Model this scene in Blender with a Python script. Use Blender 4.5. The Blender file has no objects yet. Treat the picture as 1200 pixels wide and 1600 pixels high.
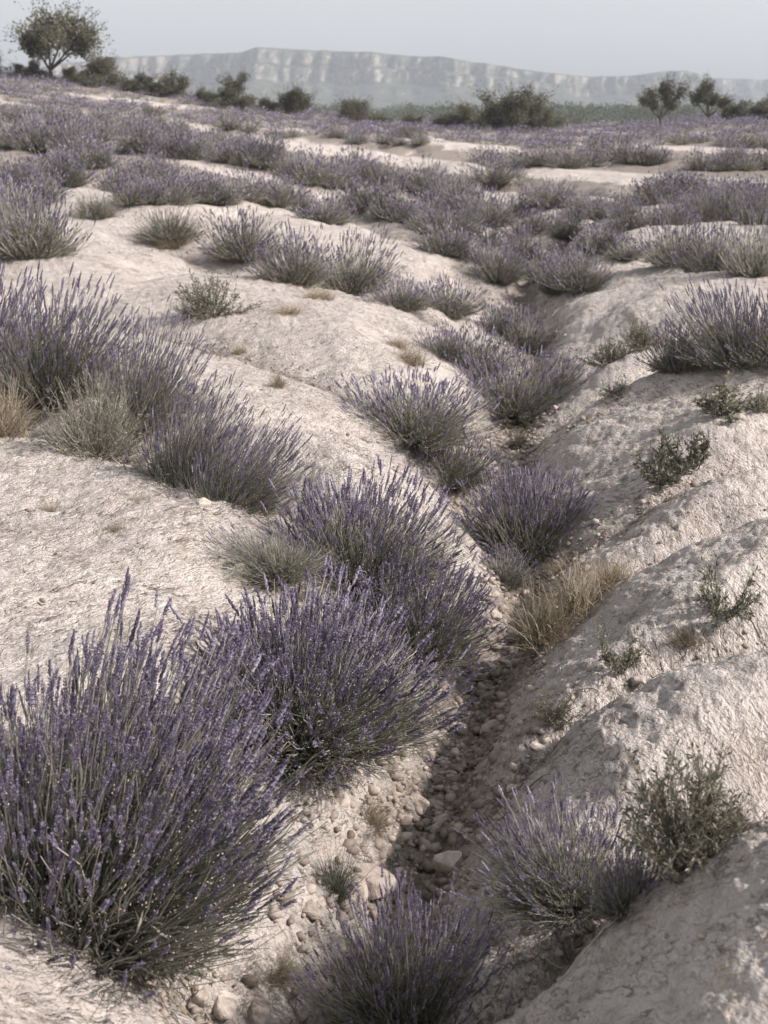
import bpy, math, random
import numpy as np
from mathutils import Vector, Matrix, Euler

rng = np.random.default_rng(7)
random.seed(7)
scn = bpy.context.scene
COL = scn.collection
R = math.radians

# ------------------------------------------------------------------ camera, sky, sun
CAM_H, PITCH, FPX = 1.75, 15.8, 1600 * 50 / 36.0
cam_d = bpy.data.cameras.new('camera')
cam_d.sensor_fit = 'VERTICAL'; cam_d.sensor_height = 36.0; cam_d.lens = 50.0
cam_d.clip_start = 0.05; cam_d.clip_end = 20000
cam_d.dof.use_dof = True; cam_d.dof.focus_distance = 5.8; cam_d.dof.aperture_fstop = 5.6
cam = bpy.data.objects.new('camera', cam_d); COL.objects.link(cam)
cam.location = (0, 0, CAM_H); cam.rotation_euler = (R(90 - PITCH), 0, 0)
scn.camera = cam

SUN_EL, SUN_AZ = 38.0, 104.0            # azimuth clockwise from +Y: the sun stands to the right, a little beyond
world = bpy.data.worlds.new('World'); scn.world = world; world.use_nodes = True
wn = world.node_tree; wn.nodes.clear()
sky = wn.nodes.new('ShaderNodeTexSky'); sky.sky_type = 'NISHITA'; sky.sun_disc = False
sky.sun_elevation = R(SUN_EL); sky.sun_rotation = R(SUN_AZ)
sky.air_density = 1.0; sky.dust_density = 2.0; sky.ozone_density = 1.0
hsv = wn.nodes.new('ShaderNodeHueSaturation'); hsv.inputs['Saturation'].default_value = 0.22
bg = wn.nodes.new('ShaderNodeBackground'); bg.inputs['Strength'].default_value = 0.128
wo = wn.nodes.new('ShaderNodeOutputWorld')
wn.links.new(sky.outputs[0], hsv.inputs['Color']); wn.links.new(hsv.outputs[0], bg.inputs['Color'])
wn.links.new(bg.outputs[0], wo.inputs['Surface'])
sun_d = bpy.data.lights.new('sun', 'SUN'); sun_d.energy = 3.9; sun_d.angle = R(2.0); sun_d.color = (1.0, 0.915, 0.875)
sun = bpy.data.objects.new('sun', sun_d); COL.objects.link(sun)
sv = Vector((math.sin(R(SUN_AZ)) * math.cos(R(SUN_EL)), math.cos(R(SUN_AZ)) * math.cos(R(SUN_EL)), math.sin(R(SUN_EL))))
sun.rotation_euler = sv.to_track_quat('Z', 'Y').to_euler(); sun.location = (30, 10, 40)
scn.view_settings.view_transform = 'Standard'; scn.view_settings.look = 'None'
scn.view_settings.gamma = 1.0; scn.view_settings.use_curve_mapping = False
scn.view_settings.exposure = 0.70
scn.cycles.max_bounces = 6; scn.cycles.transparent_max_bounces = 6; scn.cycles.volume_bounces = 1
scn.cycles.diffuse_bounces = 3

# ------------------------------------------------------------------ numeric helpers
_perm = np.random.default_rng(11).permutation(4096).astype(np.int64)
def _hash(ix, iy):
    return _perm[(ix + _perm[iy & 4095]) & 4095]
def perlin(x, y, seed=0):
    x = np.asarray(x, float) + seed * 17.31; y = np.asarray(y, float) - seed * 9.77
    ix = np.floor(x).astype(np.int64); iy = np.floor(y).astype(np.int64)
    fx = x - ix; fy = y - iy
    u = fx * fx * fx * (fx * (fx * 6 - 15) + 10); v = fy * fy * fy * (fy * (fy * 6 - 15) + 10)
    def g(ax, ay, dx, dy):
        a = _hash(ax & 4095, ay) * (2 * np.pi / 4096)
        return np.cos(a) * dx + np.sin(a) * dy
    n00 = g(ix, iy, fx, fy); n10 = g(ix + 1, iy, fx - 1, fy)
    n01 = g(ix, iy + 1, fx, fy - 1); n11 = g(ix + 1, iy + 1, fx - 1, fy - 1)
    return 1.45 * ((n00 * (1 - u) + n10 * u) * (1 - v) + (n01 * (1 - u) + n11 * u) * v)
def fbm(x, y, seed=0, octv=4, gain=0.5):
    s = 0; a = 1.0
    for o in range(octv):
        s = s + a * perlin(x * 2 ** o, y * 2 ** o, seed + o * 3); a *= gain
    return s
def sstep(a, b, x):
    t = np.clip((x - a) / (b - a), 0, 1); return t * t * (3 - 2 * t)

SP, CP = math.sin(R(PITCH)), math.cos(R(PITCH))
def ray(u, v):
    cx = (np.asarray(u, float) - 600) / FPX; cy = (800 - np.asarray(v, float)) / FPX
    return np.stack([cx, CP + cy * SP, -SP + cy * CP], -1)
def at_z(u, v, z):
    d = ray(u, v); t = (z - CAM_H) / d[..., 2]
    return d[..., 0] * t, d[..., 1] * t
def project(x, y, z):
    dz = z - CAM_H
    dep = y * CP - dz * SP; upc = y * SP + dz * CP
    dep = np.where(dep < 0.05, 0.05, dep)
    return 600 + FPX * x / dep, 800 - FPX * upc / dep, dep

# ------------------------------------------------------------------ the land as a height function
# creases between the rock humps: (points (u, v, z), depth, width)
CREASES = []
def crease(pts, depth, width, flat=0.0):
    P = np.array([[*at_z(u, v, z)] for (u, v, z) in pts])
    CREASES.append((P, depth, width, flat))
GULLY = [(470, 1900, -.85), (560, 1600, -.82), (625, 1400, -.80), (665, 1280, -.80), (735, 1110, -.78), (800, 960, -.75), (832, 880, -.72),
         (745, 780, -.70), (790, 690, -.66), (840, 575, -.60), (795, 470, -.50), (830, 400, -.42), (800, 330, -.30), (780, 285, -.20)]
crease(GULLY, .84, 1.5, .06)
# right side spurs
crease([(700, 1720, -.80), (800, 1580, -.55), (930, 1420, -.42), (1010, 1350, -.32), (1110, 1290, -.22), (1200, 1240, -.15), (1420, 1130, -.05)], .55, .80)
crease([(670, 1330, -.78), (770, 1250, -.6), (845, 1165, -.45), (905, 1105, -.35), (985, 1062, -.28), (1100, 1012, -.2), (1200, 972, -.12), (1420, 880, 0)], .48, .78)
crease([(790, 1000, -.76), (870, 940, -.55), (945, 890, -.4), (1040, 845, -.28), (1200, 790, -.18), (1420, 715, -.05)], .55, .92)
crease([(845, 870, -.7), (950, 800, -.42), (1030, 765, -.3), (1120, 735, -.22), (1200, 712, -.15), (1420, 650, -.05)], .36, .75)
crease([(775, 725, -.68), (850, 672, -.48), (1000, 637, -.28), (1195, 640, -.18), (1420, 620, -.1)], .32, .75)
crease([(800, 680, -.66), (870, 635, -.5), (1000, 600, -.35), (1200, 555, -.2), (1420, 500, 0)], .52, 1.1)
crease([(850, 520, -.55), (870, 465, -.5), (950, 418, -.35), (1050, 402, -.25), (1200, 402, -.15), (1450, 380, 0)], .45, 1.8)
# left side spurs
crease([(590, 1700, -.84), (420, 1585, -.62), (300, 1530, -.5), (140, 1440, -.38), (0, 1370, -.28), (-250, 1270, -.1)], .52, .66)
crease([(560, 985, -.74), (490, 905, -.6), (400, 815, -.42), (300, 760, -.28), (150, 690, -.2), (0, 635, -.12), (-260, 560, 0)], .34, .9)
crease([(660, 765, -.68), (570, 680, -.45), (440, 595, -.26), (300, 530, -.14), (120, 470, -.05)], .22, 1.2)
crease([(735, 560, -.55), (640, 500, -.42), (540, 455, -.3), (420, 425, -.2), (260, 385, -.1), (80, 395, -.05), (-200, 380, 0)], .36, 1.7)
crease([(790, 450, -.5), (700, 400, -.4), (620, 360, -.3), (510, 325, -.2), (350, 302, -.1), (150, 300, 0)], .38, 2.2)

CA = np.array([-.30, -.26, -.223, -.173, -.117, -.065, 0.0, .0866, .13, .173, .2165, .26, .32])
CZ = np.array([4.6, 4.35, 4.05, 3.4, 2.62, 1.95, 1.38, .95, .80, 0.95, 1.42, 1.48, 1.5]) - np.array([.45, .45, .45, .45, .45, .55, .68, .68, .60, .5, .45, .45, .45])
HUMPS = [(1.0, 2.75, .24, .55, .55), (-.80, 2.45, .13, .55, .42), (2.2, 5.2, .10, .8, 1.2)]
def land(x, y, detail=True):
    """height, crease amount (0..1), bare-lobe amount"""
    x = np.asarray(x, float); y = np.asarray(y, float)
    r = np.hypot(x, y)
    a = np.where(y > 1.0, x / np.maximum(y, 1.0), np.sign(x) * .3)
    a = np.clip(a, -.32, .34)
    cz = np.interp(a, CA, CZ)
    t = np.clip((r - 13) / 92, 0, 1.12)
    z = cz * (t - .16 * np.sin(np.pi * np.clip(t, 0, 1))) 
    z = z * (1 - sstep(128, 260, r)) - 3.0 * sstep(128, 280, r)
    z = z + .22 * fbm(x / 14, y / 18, 3, 3) * sstep(12, 40, r) * (1 - sstep(80, 105, r))
    # near: warped creases
    D = np.zeros_like(x); C = np.zeros_like(x)
    near = (y < 34) & (y > .3) & (np.abs(x) < 16)
    if near.any():
        xn = x[near]; yn = y[near]
        wx = xn + .10 * perlin(xn * 1.3, yn * 1.0, 21) * np.clip(yn / 8, .4, 2) + .03 * perlin(xn * 4, yn * 3, 22)
        wy = yn + .10 * perlin(xn * 1.3, yn * 1.0, 23) * np.clip(yn / 8, .4, 2) + .03 * perlin(xn * 4, yn * 3, 24)
        S = np.zeros_like(xn); Cn = np.zeros_like(xn)
        for (P, depth, width, flat) in CREASES:
            best = np.full_like(xn, 1e9)
            for i in range(len(P) - 1):
                ax, ay = P[i]; bx, by = P[i + 1]
                dx, dy = bx - ax, by - ay; L2 = dx * dx + dy * dy + 1e-9
                q = np.clip(((wx - ax) * dx + (wy - ay) * dy) / L2, 0, 1)
                best = np.minimum(best, np.hypot(wx - ax - q * dx, wy - ay - q * dy))
            wd = width * np.clip(yn / 6.5, .8, 3.2) ** .35
            tt = np.clip((best - flat) / wd, 0, 1)
            p = (1 - tt) ** 2 
            S += (depth * p) ** 3
            Cn = np.maximum(Cn, np.clip(1 - best / (.42 * wd), 0, 1) * (1.0 if flat else .8))
        Dn = S ** (1 / 3)
        fade = 1 - sstep(26, 34, yn)
        D[near] = Dn * fade; C[near] = Cn * fade
    z = z - D
    z = z + .10 * fbm(x / 1.6, y / 2.4, 33, 3) * sstep(17, 27, r) * (1 - sstep(70, 100, r))
    # mid distance: humps with cusped creases between them
    n = perlin(x / 5.5 + .25 * perlin(x / 4, y / 4, 31), y / 8.5, 30)
    cr = np.clip(1 - np.abs(n) * 2.6, 0, 1)
    mid = sstep(13, 22, r) * (1 - sstep(95, 120, r))
    z = z - .58 * cr * cr * mid
    C = np.maximum(C, cr * mid)
    for (hx, hy, ha, sx_, sy_) in HUMPS:
        z = z + ha * np.exp(-((x - hx) / sx_) ** 2 - ((y - hy) / sy_) ** 2)
    if detail:
        f = 1 - sstep(25, 60, r)
        bed = np.clip(C, 0, 1)
        z = z + f * (.030 * perlin(x * 1.6, y * 1.2, 40) + .016 * perlin(x * 4.2, y * 3.1, 41))
    return z, C

def hit(u, v):
    """where the sight line of photo pixel (u, v) meets the land"""
    d = ray(u, v); n = len(d)
    t_prev = np.full(n, 1.0); t_hit = np.full(n, 140.0); done = np.zeros(n, bool)
    for t in np.geomspace(1.2, 170, 520):
        X = d[:, 0] * t; Y = d[:, 1] * t; Z = CAM_H + d[:, 2] * t
        g, _ = land(X, Y, False)
        now = (Z <= g) & ~done
        t_hit[now] = .5 * (t + t_prev[now]); done |= now; t_prev[:] = t
        if done.all(): break
    return d[:, 0] * t_hit, d[:, 1] * t_hit, done

# ------------------------------------------------------------------ mesh helpers
def mesh_np(name, verts, faces, mats=(), midx=None, smooth=True):
    """faces: list of integer arrays (n,3) or (n,4); midx: list of material slots per array"""
    me = bpy.data.meshes.new(name)
    verts = np.asarray(verts, np.float32).reshape(-1, 3)
    faces = [np.asarray(f, np.int32) for f in faces if len(f)]
    lt = np.concatenate([np.full(len(f), f.shape[1], np.int32) for f in faces])
    li = np.concatenate([f.ravel() for f in faces])
    me.vertices.add(len(verts)); me.vertices.foreach_set('co', verts.ravel())
    me.loops.add(len(li)); me.loops.foreach_set('vertex_index', li)
    me.polygons.add(len(lt)); ls = np.concatenate([[0], np.cumsum(lt)[:-1]]).astype(np.int32)
    me.polygons.foreach_set('loop_start', ls)
    try: me.polygons.foreach_set('loop_total', lt)
    except Exception: pass
    for m in mats: me.materials.append(m)
    if midx is not None:
        mi = np.concatenate([np.full(len(f), k, np.int32) for f, k in zip(faces, midx)])
        me.polygons.foreach_set('material_index', mi)
    me.polygons.foreach_set('use_smooth', np.full(len(lt), bool(smooth)))
    me.update(calc_edges=True); me.validate()
    return me
def link(name, me, parent=None, kind=None):
    o = bpy.data.objects.new(name, me); COL.objects.link(o)
    if parent is not None: o.parent = parent
    if kind: o['kind'] = kind
    return o
def tag(o, label, cat, group=None):
    o['label'] = label; o['category'] = cat
    if group: o['group'] = group
    return o
def empty(name, loc, rz=0.0, sc=(1, 1, 1)):
    o = bpy.data.objects.new(name, None); COL.objects.link(o)
    o.location = loc; o.rotation_euler = (0, 0, rz); o.scale = sc; o.empty_display_size = .1
    return o
class Geo:
    """collects pieces for one mesh"""
    def __init__(s): s.v = []; s.f = {}; s.n = 0
    def add(s, V, F, slot=0):
        V = np.asarray(V, float).reshape(-1, 3); F = np.asarray(F, np.int64)
        s.v.append(V); s.f.setdefault((slot, F.shape[1]), []).append(F + s.n); s.n += len(V)
    def mesh(s, name, mats, smooth=True):
        ks = sorted(s.f); return mesh_np(name, np.concatenate(s.v), [np.concatenate(s.f[k]) for k in ks], mats, [k[0] for k in ks], smooth)
def norm(a): return a / np.maximum(np.linalg.norm(a, axis=-1, keepdims=True), 1e-9)
def frames(d):
    ref = np.where(np.abs(d[..., 2:3]) < .9, np.array([0, 0, 1.0]), np.array([1.0, 0, 0]))
    a = norm(np.cross(d, ref)); b = np.cross(d, a); return a, b
def tubes(P, rad, sides=3):
    """P (n,k,3) centre lines, rad (n,k) -> verts, quads"""
    n, k, _ = P.shape
    T = norm(np.gradient(P, axis=1)); a, b = frames(T)
    an = np.arange(sides) * 2 * np.pi / sides
    V = P[:, :, None, :] + rad[:, :, None, None] * (np.cos(an)[None, None, :, None] * a[:, :, None, :] + np.sin(an)[None, None, :, None] * b[:, :, None, :])
    idx = np.arange(n * k * sides).reshape(n, k, sides); nx = np.roll(idx, -1, 2)
    F = np.stack([idx[:, :-1], nx[:, :-1], nx[:, 1:], idx[:, 1:]], -1).reshape(-1, 4)
    return V.reshape(-1, 3), F
def bez(A, B, C, k):
    t = np.linspace(0, 1, k)[None, :, None]
    return (1 - t) ** 2 * A[:, None] + 2 * t * (1 - t) * B[:, None] + t * t * C[:, None]
def leaves(Pp, D, L, W, rg):
    """diamond leaves: base points, directions, lengths, widths"""
    n = len(Pp); a, b = frames(D)
    ph = rg.uniform(0, 2 * np.pi, n)[:, None]; s = np.cos(ph) * a + np.sin(ph) * b
    nrm = np.cross(D, s)
    L = np.broadcast_to(L, (n,))[:, None]; W = np.broadcast_to(W, (n,))[:, None]
    V = np.stack([Pp, Pp + D * L * .45 + s * W * .5 + nrm * L * .04, Pp + D * L, Pp + D * L * .45 - s * W * .5 + nrm * L * .04], 1)
    F = np.arange(4 * n).reshape(n, 4)
    return V.reshape(-1, 3), F
OCT_V = np.array([[0, 0, 0], [.5, 0, .45], [0, .5, .45], [-.5, 0, .45], [0, -.5, .45], [0, 0, 1.0]])
OCT_F = np.array([[0, 2, 1], [0, 3, 2], [0, 4, 3], [0, 1, 4], [5, 1, 2], [5, 2, 3], [5, 3, 4], [5, 4, 1]])
def buds(Pp, D, L, W):
    n = len(Pp); a, b = frames(D)
    L = np.broadcast_to(L, (n,))[:, None, None]; W = np.broadcast_to(W, (n,))[:, None, None]
    V = Pp[:, None] + OCT_V[None, :, 0:1] * W * a[:, None] + OCT_V[None, :, 1:2] * W * b[:, None] + OCT_V[None, :, 2:3] * L * D[:, None]
    F = OCT_F[None] + (np.arange(n) * 6)[:, None, None]
    return V.reshape(-1, 3), F.reshape(-1, 3)
def sph_dir(rg, n):
    d = rg.normal(size=(n, 3)); return norm(d)

# ------------------------------------------------------------------ materials
def mat(name):
    m = bpy.data.materials.new(name); m.use_nodes = True
    nt = m.node_tree; nt.nodes.clear()
    out = nt.nodes.new('ShaderNodeOutputMaterial'); b = nt.nodes.new('ShaderNodeBsdfPrincipled')
    nt.links.new(b.outputs[0], out.inputs[0])
    return m, nt, b, out
def N(nt, t, **kw):
    n = nt.nodes.new(t)
    for k, v in kw.items(): setattr(n, k, v)
    return n
def ramp(nt, src, stops, interp='LINEAR'):
    r = nt.nodes.new('ShaderNodeValToRGB'); r.color_ramp.interpolation = interp
    e = r.color_ramp.elements
    while len(e) > 1: e.remove(e[-1])
    e[0].position = stops[0][0]; e[0].color = (*stops[0][1], 1)
    for p, c in stops[1:]:
        q = e.new(p); q.color = (*c, 1)
    nt.links.new(src, r.inputs[0]); return r.outputs[0]
def mix(nt, fac, a, b, mode='MIX'):
    m = nt.nodes.new('ShaderNodeMix'); m.data_type = 'RGBA'; m.blend_type = mode
    for s, v in ((m.inputs[0], fac), (m.inputs[6], a), (m.inputs[7], b)):
        if hasattr(v, 'is_linked'): nt.links.new(v, s)
        elif isinstance(v, tuple): s.default_value = (*v, 1)
        else: s.default_value = v
    return m.outputs[2]
def math_n(nt, op, a, b=None):
    m = nt.nodes.new('ShaderNodeMath'); m.operation = op
    for s, v in ((m.inputs[0], a), (m.inputs[1], b)):
        if v is None: continue
        if hasattr(v, 'is_linked'): nt.links.new(v, s)
        else: s.default_value = v
    return m.outputs[0]
def noise(nt, vec, scale, detail=4, rough=.6, out=0, dist=0.0):
    n = nt.nodes.new('ShaderNodeTexNoise'); n.inputs['Scale'].default_value = scale
    n.inputs['Detail'].default_value = detail; n.inputs['Roughness'].default_value = rough
    n.inputs['Distortion'].default_value = dist
    if vec is not None: nt.links.new(vec, n.inputs['Vector'])
    return n.outputs[out]
def plant_mat(name, stops, trans=.25, rough=.7):
    """stops over a random value per leaf / stalk / bud"""
    m, nt, b, out = mat(name)
    g = N(nt, 'ShaderNodeNewGeometry'); oi = N(nt, 'ShaderNodeObjectInfo')
    c = ramp(nt, g.outputs['Random Per Island'], stops)
    h = N(nt, 'ShaderNodeHueSaturation')
    val = nt.nodes.new('ShaderNodeMapRange'); val.inputs[3].default_value = .78; val.inputs[4].default_value = 1.2
    nt.links.new(oi.outputs['Random'], val.inputs[0]); nt.links.new(val.outputs[0], h.inputs['Value'])
    nt.links.new(c, h.inputs['Color'])
    nt.links.new(h.outputs[0], b.inputs['Base Color'])
    b.inputs['Roughness'].default_value = rough; b.inputs['Specular IOR Level'].default_value = .25
    if trans > 0:
        t = N(nt, 'ShaderNodeBsdfTranslucent'); nt.links.new(h.outputs[0], t.inputs[0])
        ms = N(nt, 'ShaderNodeMixShader'); ms.inputs[0].default_value = trans
        nt.links.new(b.outputs[0], ms.inputs[1]); nt.links.new(t.outputs[0], ms.inputs[2]); nt.links.new(ms.outputs[0], out.inputs[0])
    return m
M_STALK = plant_mat('lavender_stalk', [(0, (.17, .172, .14)), (.45, (.28, .275, .23)), (.8, (.44, .415, .35)), (1, (.62, .57, .49))], .25)
M_LEAF = plant_mat('lavender_leaf', [(0, (.095, .105, .078)), (.5, (.16, .17, .13)), (.85, (.26, .262, .215)), (1, (.42, .40, .33))], .35)
M_BUD = plant_mat('dry_bud', [(0, (.40, .34, .26)), (1, (.68, .60, .50))], .1)
M_FLOWER = plant_mat('lavender_flower', [(0, (.12, .098, .148)), (.45, (.20, .168, .242)), (.8, (.305, .268, .348)), (1, (.47, .43, .49))], .32)
M_FLOWER_PALE = plant_mat('faded_flower', [(0, (.20, .17, .24)), (.5, (.31, .27, .35)), (1, (.50, .46, .50))], .3)
M_DRY = plant_mat('dry_grass', [(0, (.19, .15, .10)), (.5, (.34, .28, .20)), (1, (.54, .47, .36))], .2)
M_GREY = plant_mat('grey_twig', [(0, (.13, .12, .095)), (.5, (.22, .205, .165)), (1, (.40, .36, .29))], .1)
M_SHRUB = plant_mat('shrub_leaf', [(0, (.10, .10, .075)), (.5, (.165, .165, .125)), (.85, (.26, .25, .19)), (1, (.46, .42, .33))], .2)
M_WOOD = plant_mat('woody_stem', [(0, (.10, .08, .06)), (1, (.26, .21, .15))], 0)
M_TREE = plant_mat('tree_leaf', [(0, (.065, .066, .045)), (.5, (.115, .112, .076)), (1, (.22, .205, .145))], .3)
M_BARK = plant_mat('bark', [(0, (.06, .05, .042)), (1, (.11, .09, .07))], 0)
M_FARWOOD = plant_mat('far_wood_leaf', [(0, (.04, .05, .032)), (1, (.09, .10, .06))], .2)

def rock_nodes(nt, b, vec, soil=None, stone=False, cavity=None):
    """pale chalky limestone with pits, flakes and dirty cracks; vec = rock coordinates in metres"""
    big = noise(nt, vec, .9, 3, .55)
    med = noise(nt, vec, 6.0, 5, .62)
    fine = noise(nt, vec, 48, 5, .7)
    base = ramp(nt, big, [(.30, (.53, .465, .42)), (.52, (.63, .565, .515)), (.75, (.69, .63, .58))])
    base = mix(nt, .55, base, ramp(nt, med, [(.28, (.46, .405, .365)), (.48, (.63, .57, .52)), (.72, (.72, .66, .61))]))
    # long thin cracks
    mp = N(nt, 'ShaderNodeMapping'); mp.inputs['Scale'].default_value = (1.6, 7.5, 3.0); nt.links.new(vec, mp.inputs[0])
    wv = noise(nt, mp.outputs[0], 1.15, 6, .66, dist=.15)
    crk = ramp(nt, math_n(nt, 'ABSOLUTE', math_n(nt, 'SUBTRACT', wv, .5)), [(0, (1, 1, 1)), (.006, (.6, .6, .6)), (.016, (0, 0, 0))])
    gate = ramp(nt, noise(nt, vec, 2.6, 3, .6), [(.46, (0, 0, 0)), (.62, (1, 1, 1))])
    crk = mix(nt, 1.0, crk, gate, 'MULTIPLY')
    mp4 = N(nt, 'ShaderNodeMapping'); mp4.inputs['Scale'].default_value = (4.2, 17, 9); mp4.inputs['Rotation'].default_value = (0, 0, .25); nt.links.new(vec, mp4.inputs[0])
    wv2 = noise(nt, mp4.outputs[0], 1.0, 5, .7, dist=.1)
    crk2 = ramp(nt, math_n(nt, 'ABSOLUTE', math_n(nt, 'SUBTRACT', wv2, .52)), [(0, (.8, .8, .8)), (.009, (.4, .4, .4)), (.022, (0, 0, 0))])
    gate2 = ramp(nt, noise(nt, vec, 4.4, 4, .65), [(.48, (0, 0, 0)), (.60, (.85, .85, .85))])
    crk = mix(nt, 1.0, crk, mix(nt, 1.0, crk2, gate2, 'MULTIPLY'), 'LIGHTEN')
    crk = mix(nt, 1.0, crk, ramp(nt, noise(nt, vec, 24, 3, .6), [(.44, (0, 0, 0)), (.54, (1, 1, 1))]), 'MULTIPLY')
    # pits: short dark dashes
    mp2 = N(nt, 'ShaderNodeMapping'); mp2.inputs['Scale'].default_value = (13, 36, 20); nt.links.new(vec, mp2.inputs[0])
    pn = noise(nt, mp2.outputs[0], 1.0, 3, .6, dist=.1)
    pit = ramp(nt, pn, [(.33, (1, 1, 1)), (.41, (0, 0, 0))])
    pit = mix(nt, 1.0, pit, ramp(nt, noise(nt, vec, 1.3, 2), [(.40, (.10, .10, .10)), (.60, (1, 1, 1))]), 'MULTIPLY')
    # flakes: voronoi plates
    vo = N(nt, 'ShaderNodeTexVoronoi'); vo.feature = 'DISTANCE_TO_EDGE'; vo.inputs['Scale'].default_value = 1.0
    mp3 = N(nt, 'ShaderNodeMapping'); mp3.inputs['Scale'].default_value = (9, 17, 12)
    wob = N(nt, 'ShaderNodeVectorMath', operation='MULTIPLY_ADD'); nzc = noise(nt, vec, 5, 3, .6, out=1)
    nt.links.new(nzc, wob.inputs[0]); wob.inputs[1].default_value = (.16, .16, .16); nt.links.new(vec, wob.inputs[2])
    nt.links.new(wob.outputs[0], mp3.inputs[0]); nt.links.new(mp3.outputs[0], vo.inputs['Vector'])
    flk = ramp(nt, vo.outputs['Distance'], [(0, (0, 0, 0)), (.09, (1, 1, 1))])
    fgate = ramp(nt, noise(nt, vec, 1.7, 3), [(.46, (0, 0, 0)), (.62, (1, 1, 1))])
    col = mix(nt, math_n(nt, 'MULTIPLY', crk, .8), base, (.12, .095, .075))
    col = mix(nt, math_n(nt, 'MULTIPLY', pit, .75), col, (.17, .13, .10))
    fl = math_n(nt, 'MULTIPLY', math_n(nt, 'SUBTRACT', 1.0, flk), fgate)
    col = mix(nt, math_n(nt, 'MULTIPLY', fl, .14), col, (.20, .16, .135))
    stain = ramp(nt, noise(nt, vec, 3.3, 4, .65), [(.56, (0, 0, 0)), (.74, (1, 1, 1))])
    col = mix(nt, math_n(nt, 'MULTIPLY', stain, .35), col, (.36, .27, .19))
    grain = noise(nt, vec, 150, 3, .7)
    col = mix(nt, .5, col, mix(nt, 1.0, col, ramp(nt, grain, [(.3, (.72, .70, .68)), (.5, (1.0, 1.0, 1.0)), (.7, (1.2, 1.19, 1.18))]), 'MULTIPLY'))
    h = math_n(nt, 'ADD', math_n(nt, 'MULTIPLY', med, .55), math_n(nt, 'MULTIPLY', fine, .55))
    h = math_n(nt, 'ADD', h, math_n(nt, 'MULTIPLY', grain, .12))
    h = math_n(nt, 'SUBTRACT', h, math_n(nt, 'MULTIPLY', crk, .7))
    h = math_n(nt, 'SUBTRACT', h, math_n(nt, 'MULTIPLY', pit, .5))
    h = math_n(nt, 'SUBTRACT', h, math_n(nt, 'MULTIPLY', fl, .12))
    # crust: small lumps parted by broken dark seams
    mpc = N(nt, 'ShaderNodeMapping'); mpc.inputs['Scale'].default_value = (26, 44, 30); nt.links.new(vec, mpc.inputs[0])
    cn = math_n(nt, 'ABSOLUTE', math_n(nt, 'SUBTRACT', noise(nt, mpc.outputs[0], 1.0, 1.5, .6), .5))
    seam = ramp(nt, cn, [(0, (1, 1, 1)), (.045, (0, 0, 0))])
    seam = mix(nt, 1.0, seam, ramp(nt, noise(nt, vec, 9, 4, .65), [(.44, (.06, .06, .06)), (.58, (1, 1, 1))]), 'MULTIPLY')
    col = mix(nt, math_n(nt, 'MULTIPLY', seam, .72), col, (.22, .18, .15))
    h = math_n(nt, 'ADD', h, math_n(nt, 'MULTIPLY', cn, .9))
    grey = ramp(nt, noise(nt, vec, 2.1, 5, .7), [(.50, (0, 0, 0)), (.66, (1, 1, 1))])
    col = mix(nt, math_n(nt, 'MULTIPLY', grey, .5), col, (.37, .34, .325))
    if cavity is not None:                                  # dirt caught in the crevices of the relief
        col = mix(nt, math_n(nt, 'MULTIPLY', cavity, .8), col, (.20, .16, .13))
    if soil is not None:
        sn = noise(nt, vec, 22, 4, .7)
        scol = ramp(nt, sn, [(.3, (.16, .137, .12)), (.5, (.29, .25, .22)), (.7, (.43, .385, .345))])
        sm = math_n(nt, 'ADD', soil, math_n(nt, 'MULTIPLY', math_n(nt, 'SUBTRACT', med, .5), .9))
        sm = ramp(nt, sm, [(.42, (0, 0, 0)), (.68, (1, 1, 1))])
        col = mix(nt, sm, col, scol)
        h = math_n(nt, 'ADD', h, math_n(nt, 'MULTIPLY', math_n(nt, 'MULTIPLY', sn, sm), .5))
    nt.links.new(col, b.inputs['Base Color'])
    b.inputs['Roughness'].default_value = .92; b.inputs['Specular IOR Level'].default_value = .2
    bp = N(nt, 'ShaderNodeBump'); bp.inputs['Strength'].default_value = 1.0; bp.inputs['Distance'].default_value = .05 if not stone else .02
    nt.links.new(h, bp.inputs['Height']); nt.links.new(bp.outputs[0], b.inputs['Normal'])
M_GROUND, nt, b, _ = mat('chalk_rock')
at1 = N(nt, 'ShaderNodeAttribute'); at1.attribute_name = 'rockco'
at2 = N(nt, 'ShaderNodeAttribute'); at2.attribute_name = 'soil'
at3 = N(nt, 'ShaderNodeAttribute'); at3.attribute_name = 'cavity'
rock_nodes(nt, b, at1.outputs['Vector'], at2.outputs['Fac'], cavity=at3.outputs['Fac'])
M_STONE, nt, b, _ = mat('loose_stone')
tc = N(nt, 'ShaderNodeTexCoord'); oi = N(nt, 'ShaderNodeObjectInfo')
va = N(nt, 'ShaderNodeVectorMath', operation='ADD'); vs = N(nt, 'ShaderNodeVectorMath', operation='SCALE'); vs.inputs['Scale'].default_value = .12
nt.links.new(tc.outputs['Object'], vs.inputs[0]); nt.links.new(vs.outputs[0], va.inputs[0]); nt.links.new(oi.outputs['Location'], va.inputs[1])
g = N(nt, 'ShaderNodeNewGeometry')
sn = noise(nt, va.outputs[0], 30, 5, .65)
c = ramp(nt, sn, [(.3, (.32, .28, .245)), (.5, (.50, .45, .405)), (.7, (.62, .57, .525))])
isl = ramp(nt, g.outputs['Random Per Island'], [(0, (.55, .52, .50)), (.6, (.9, .88, .86)), (1, (1.12, 1.1, 1.08))])
rv = ramp(nt, oi.outputs['Random'], [(0, (.62, .60, .58)), (1, (1.12, 1.1, 1.08))])
c = mix(nt, 1.0, c, isl, 'MULTIPLY'); c = mix(nt, 1.0, c, rv, 'MULTIPLY')
nt.links.new(c, b.inputs['Base Color']); b.inputs['Roughness'].default_value = .93; b.inputs['Specular IOR Level'].default_value = .2
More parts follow.
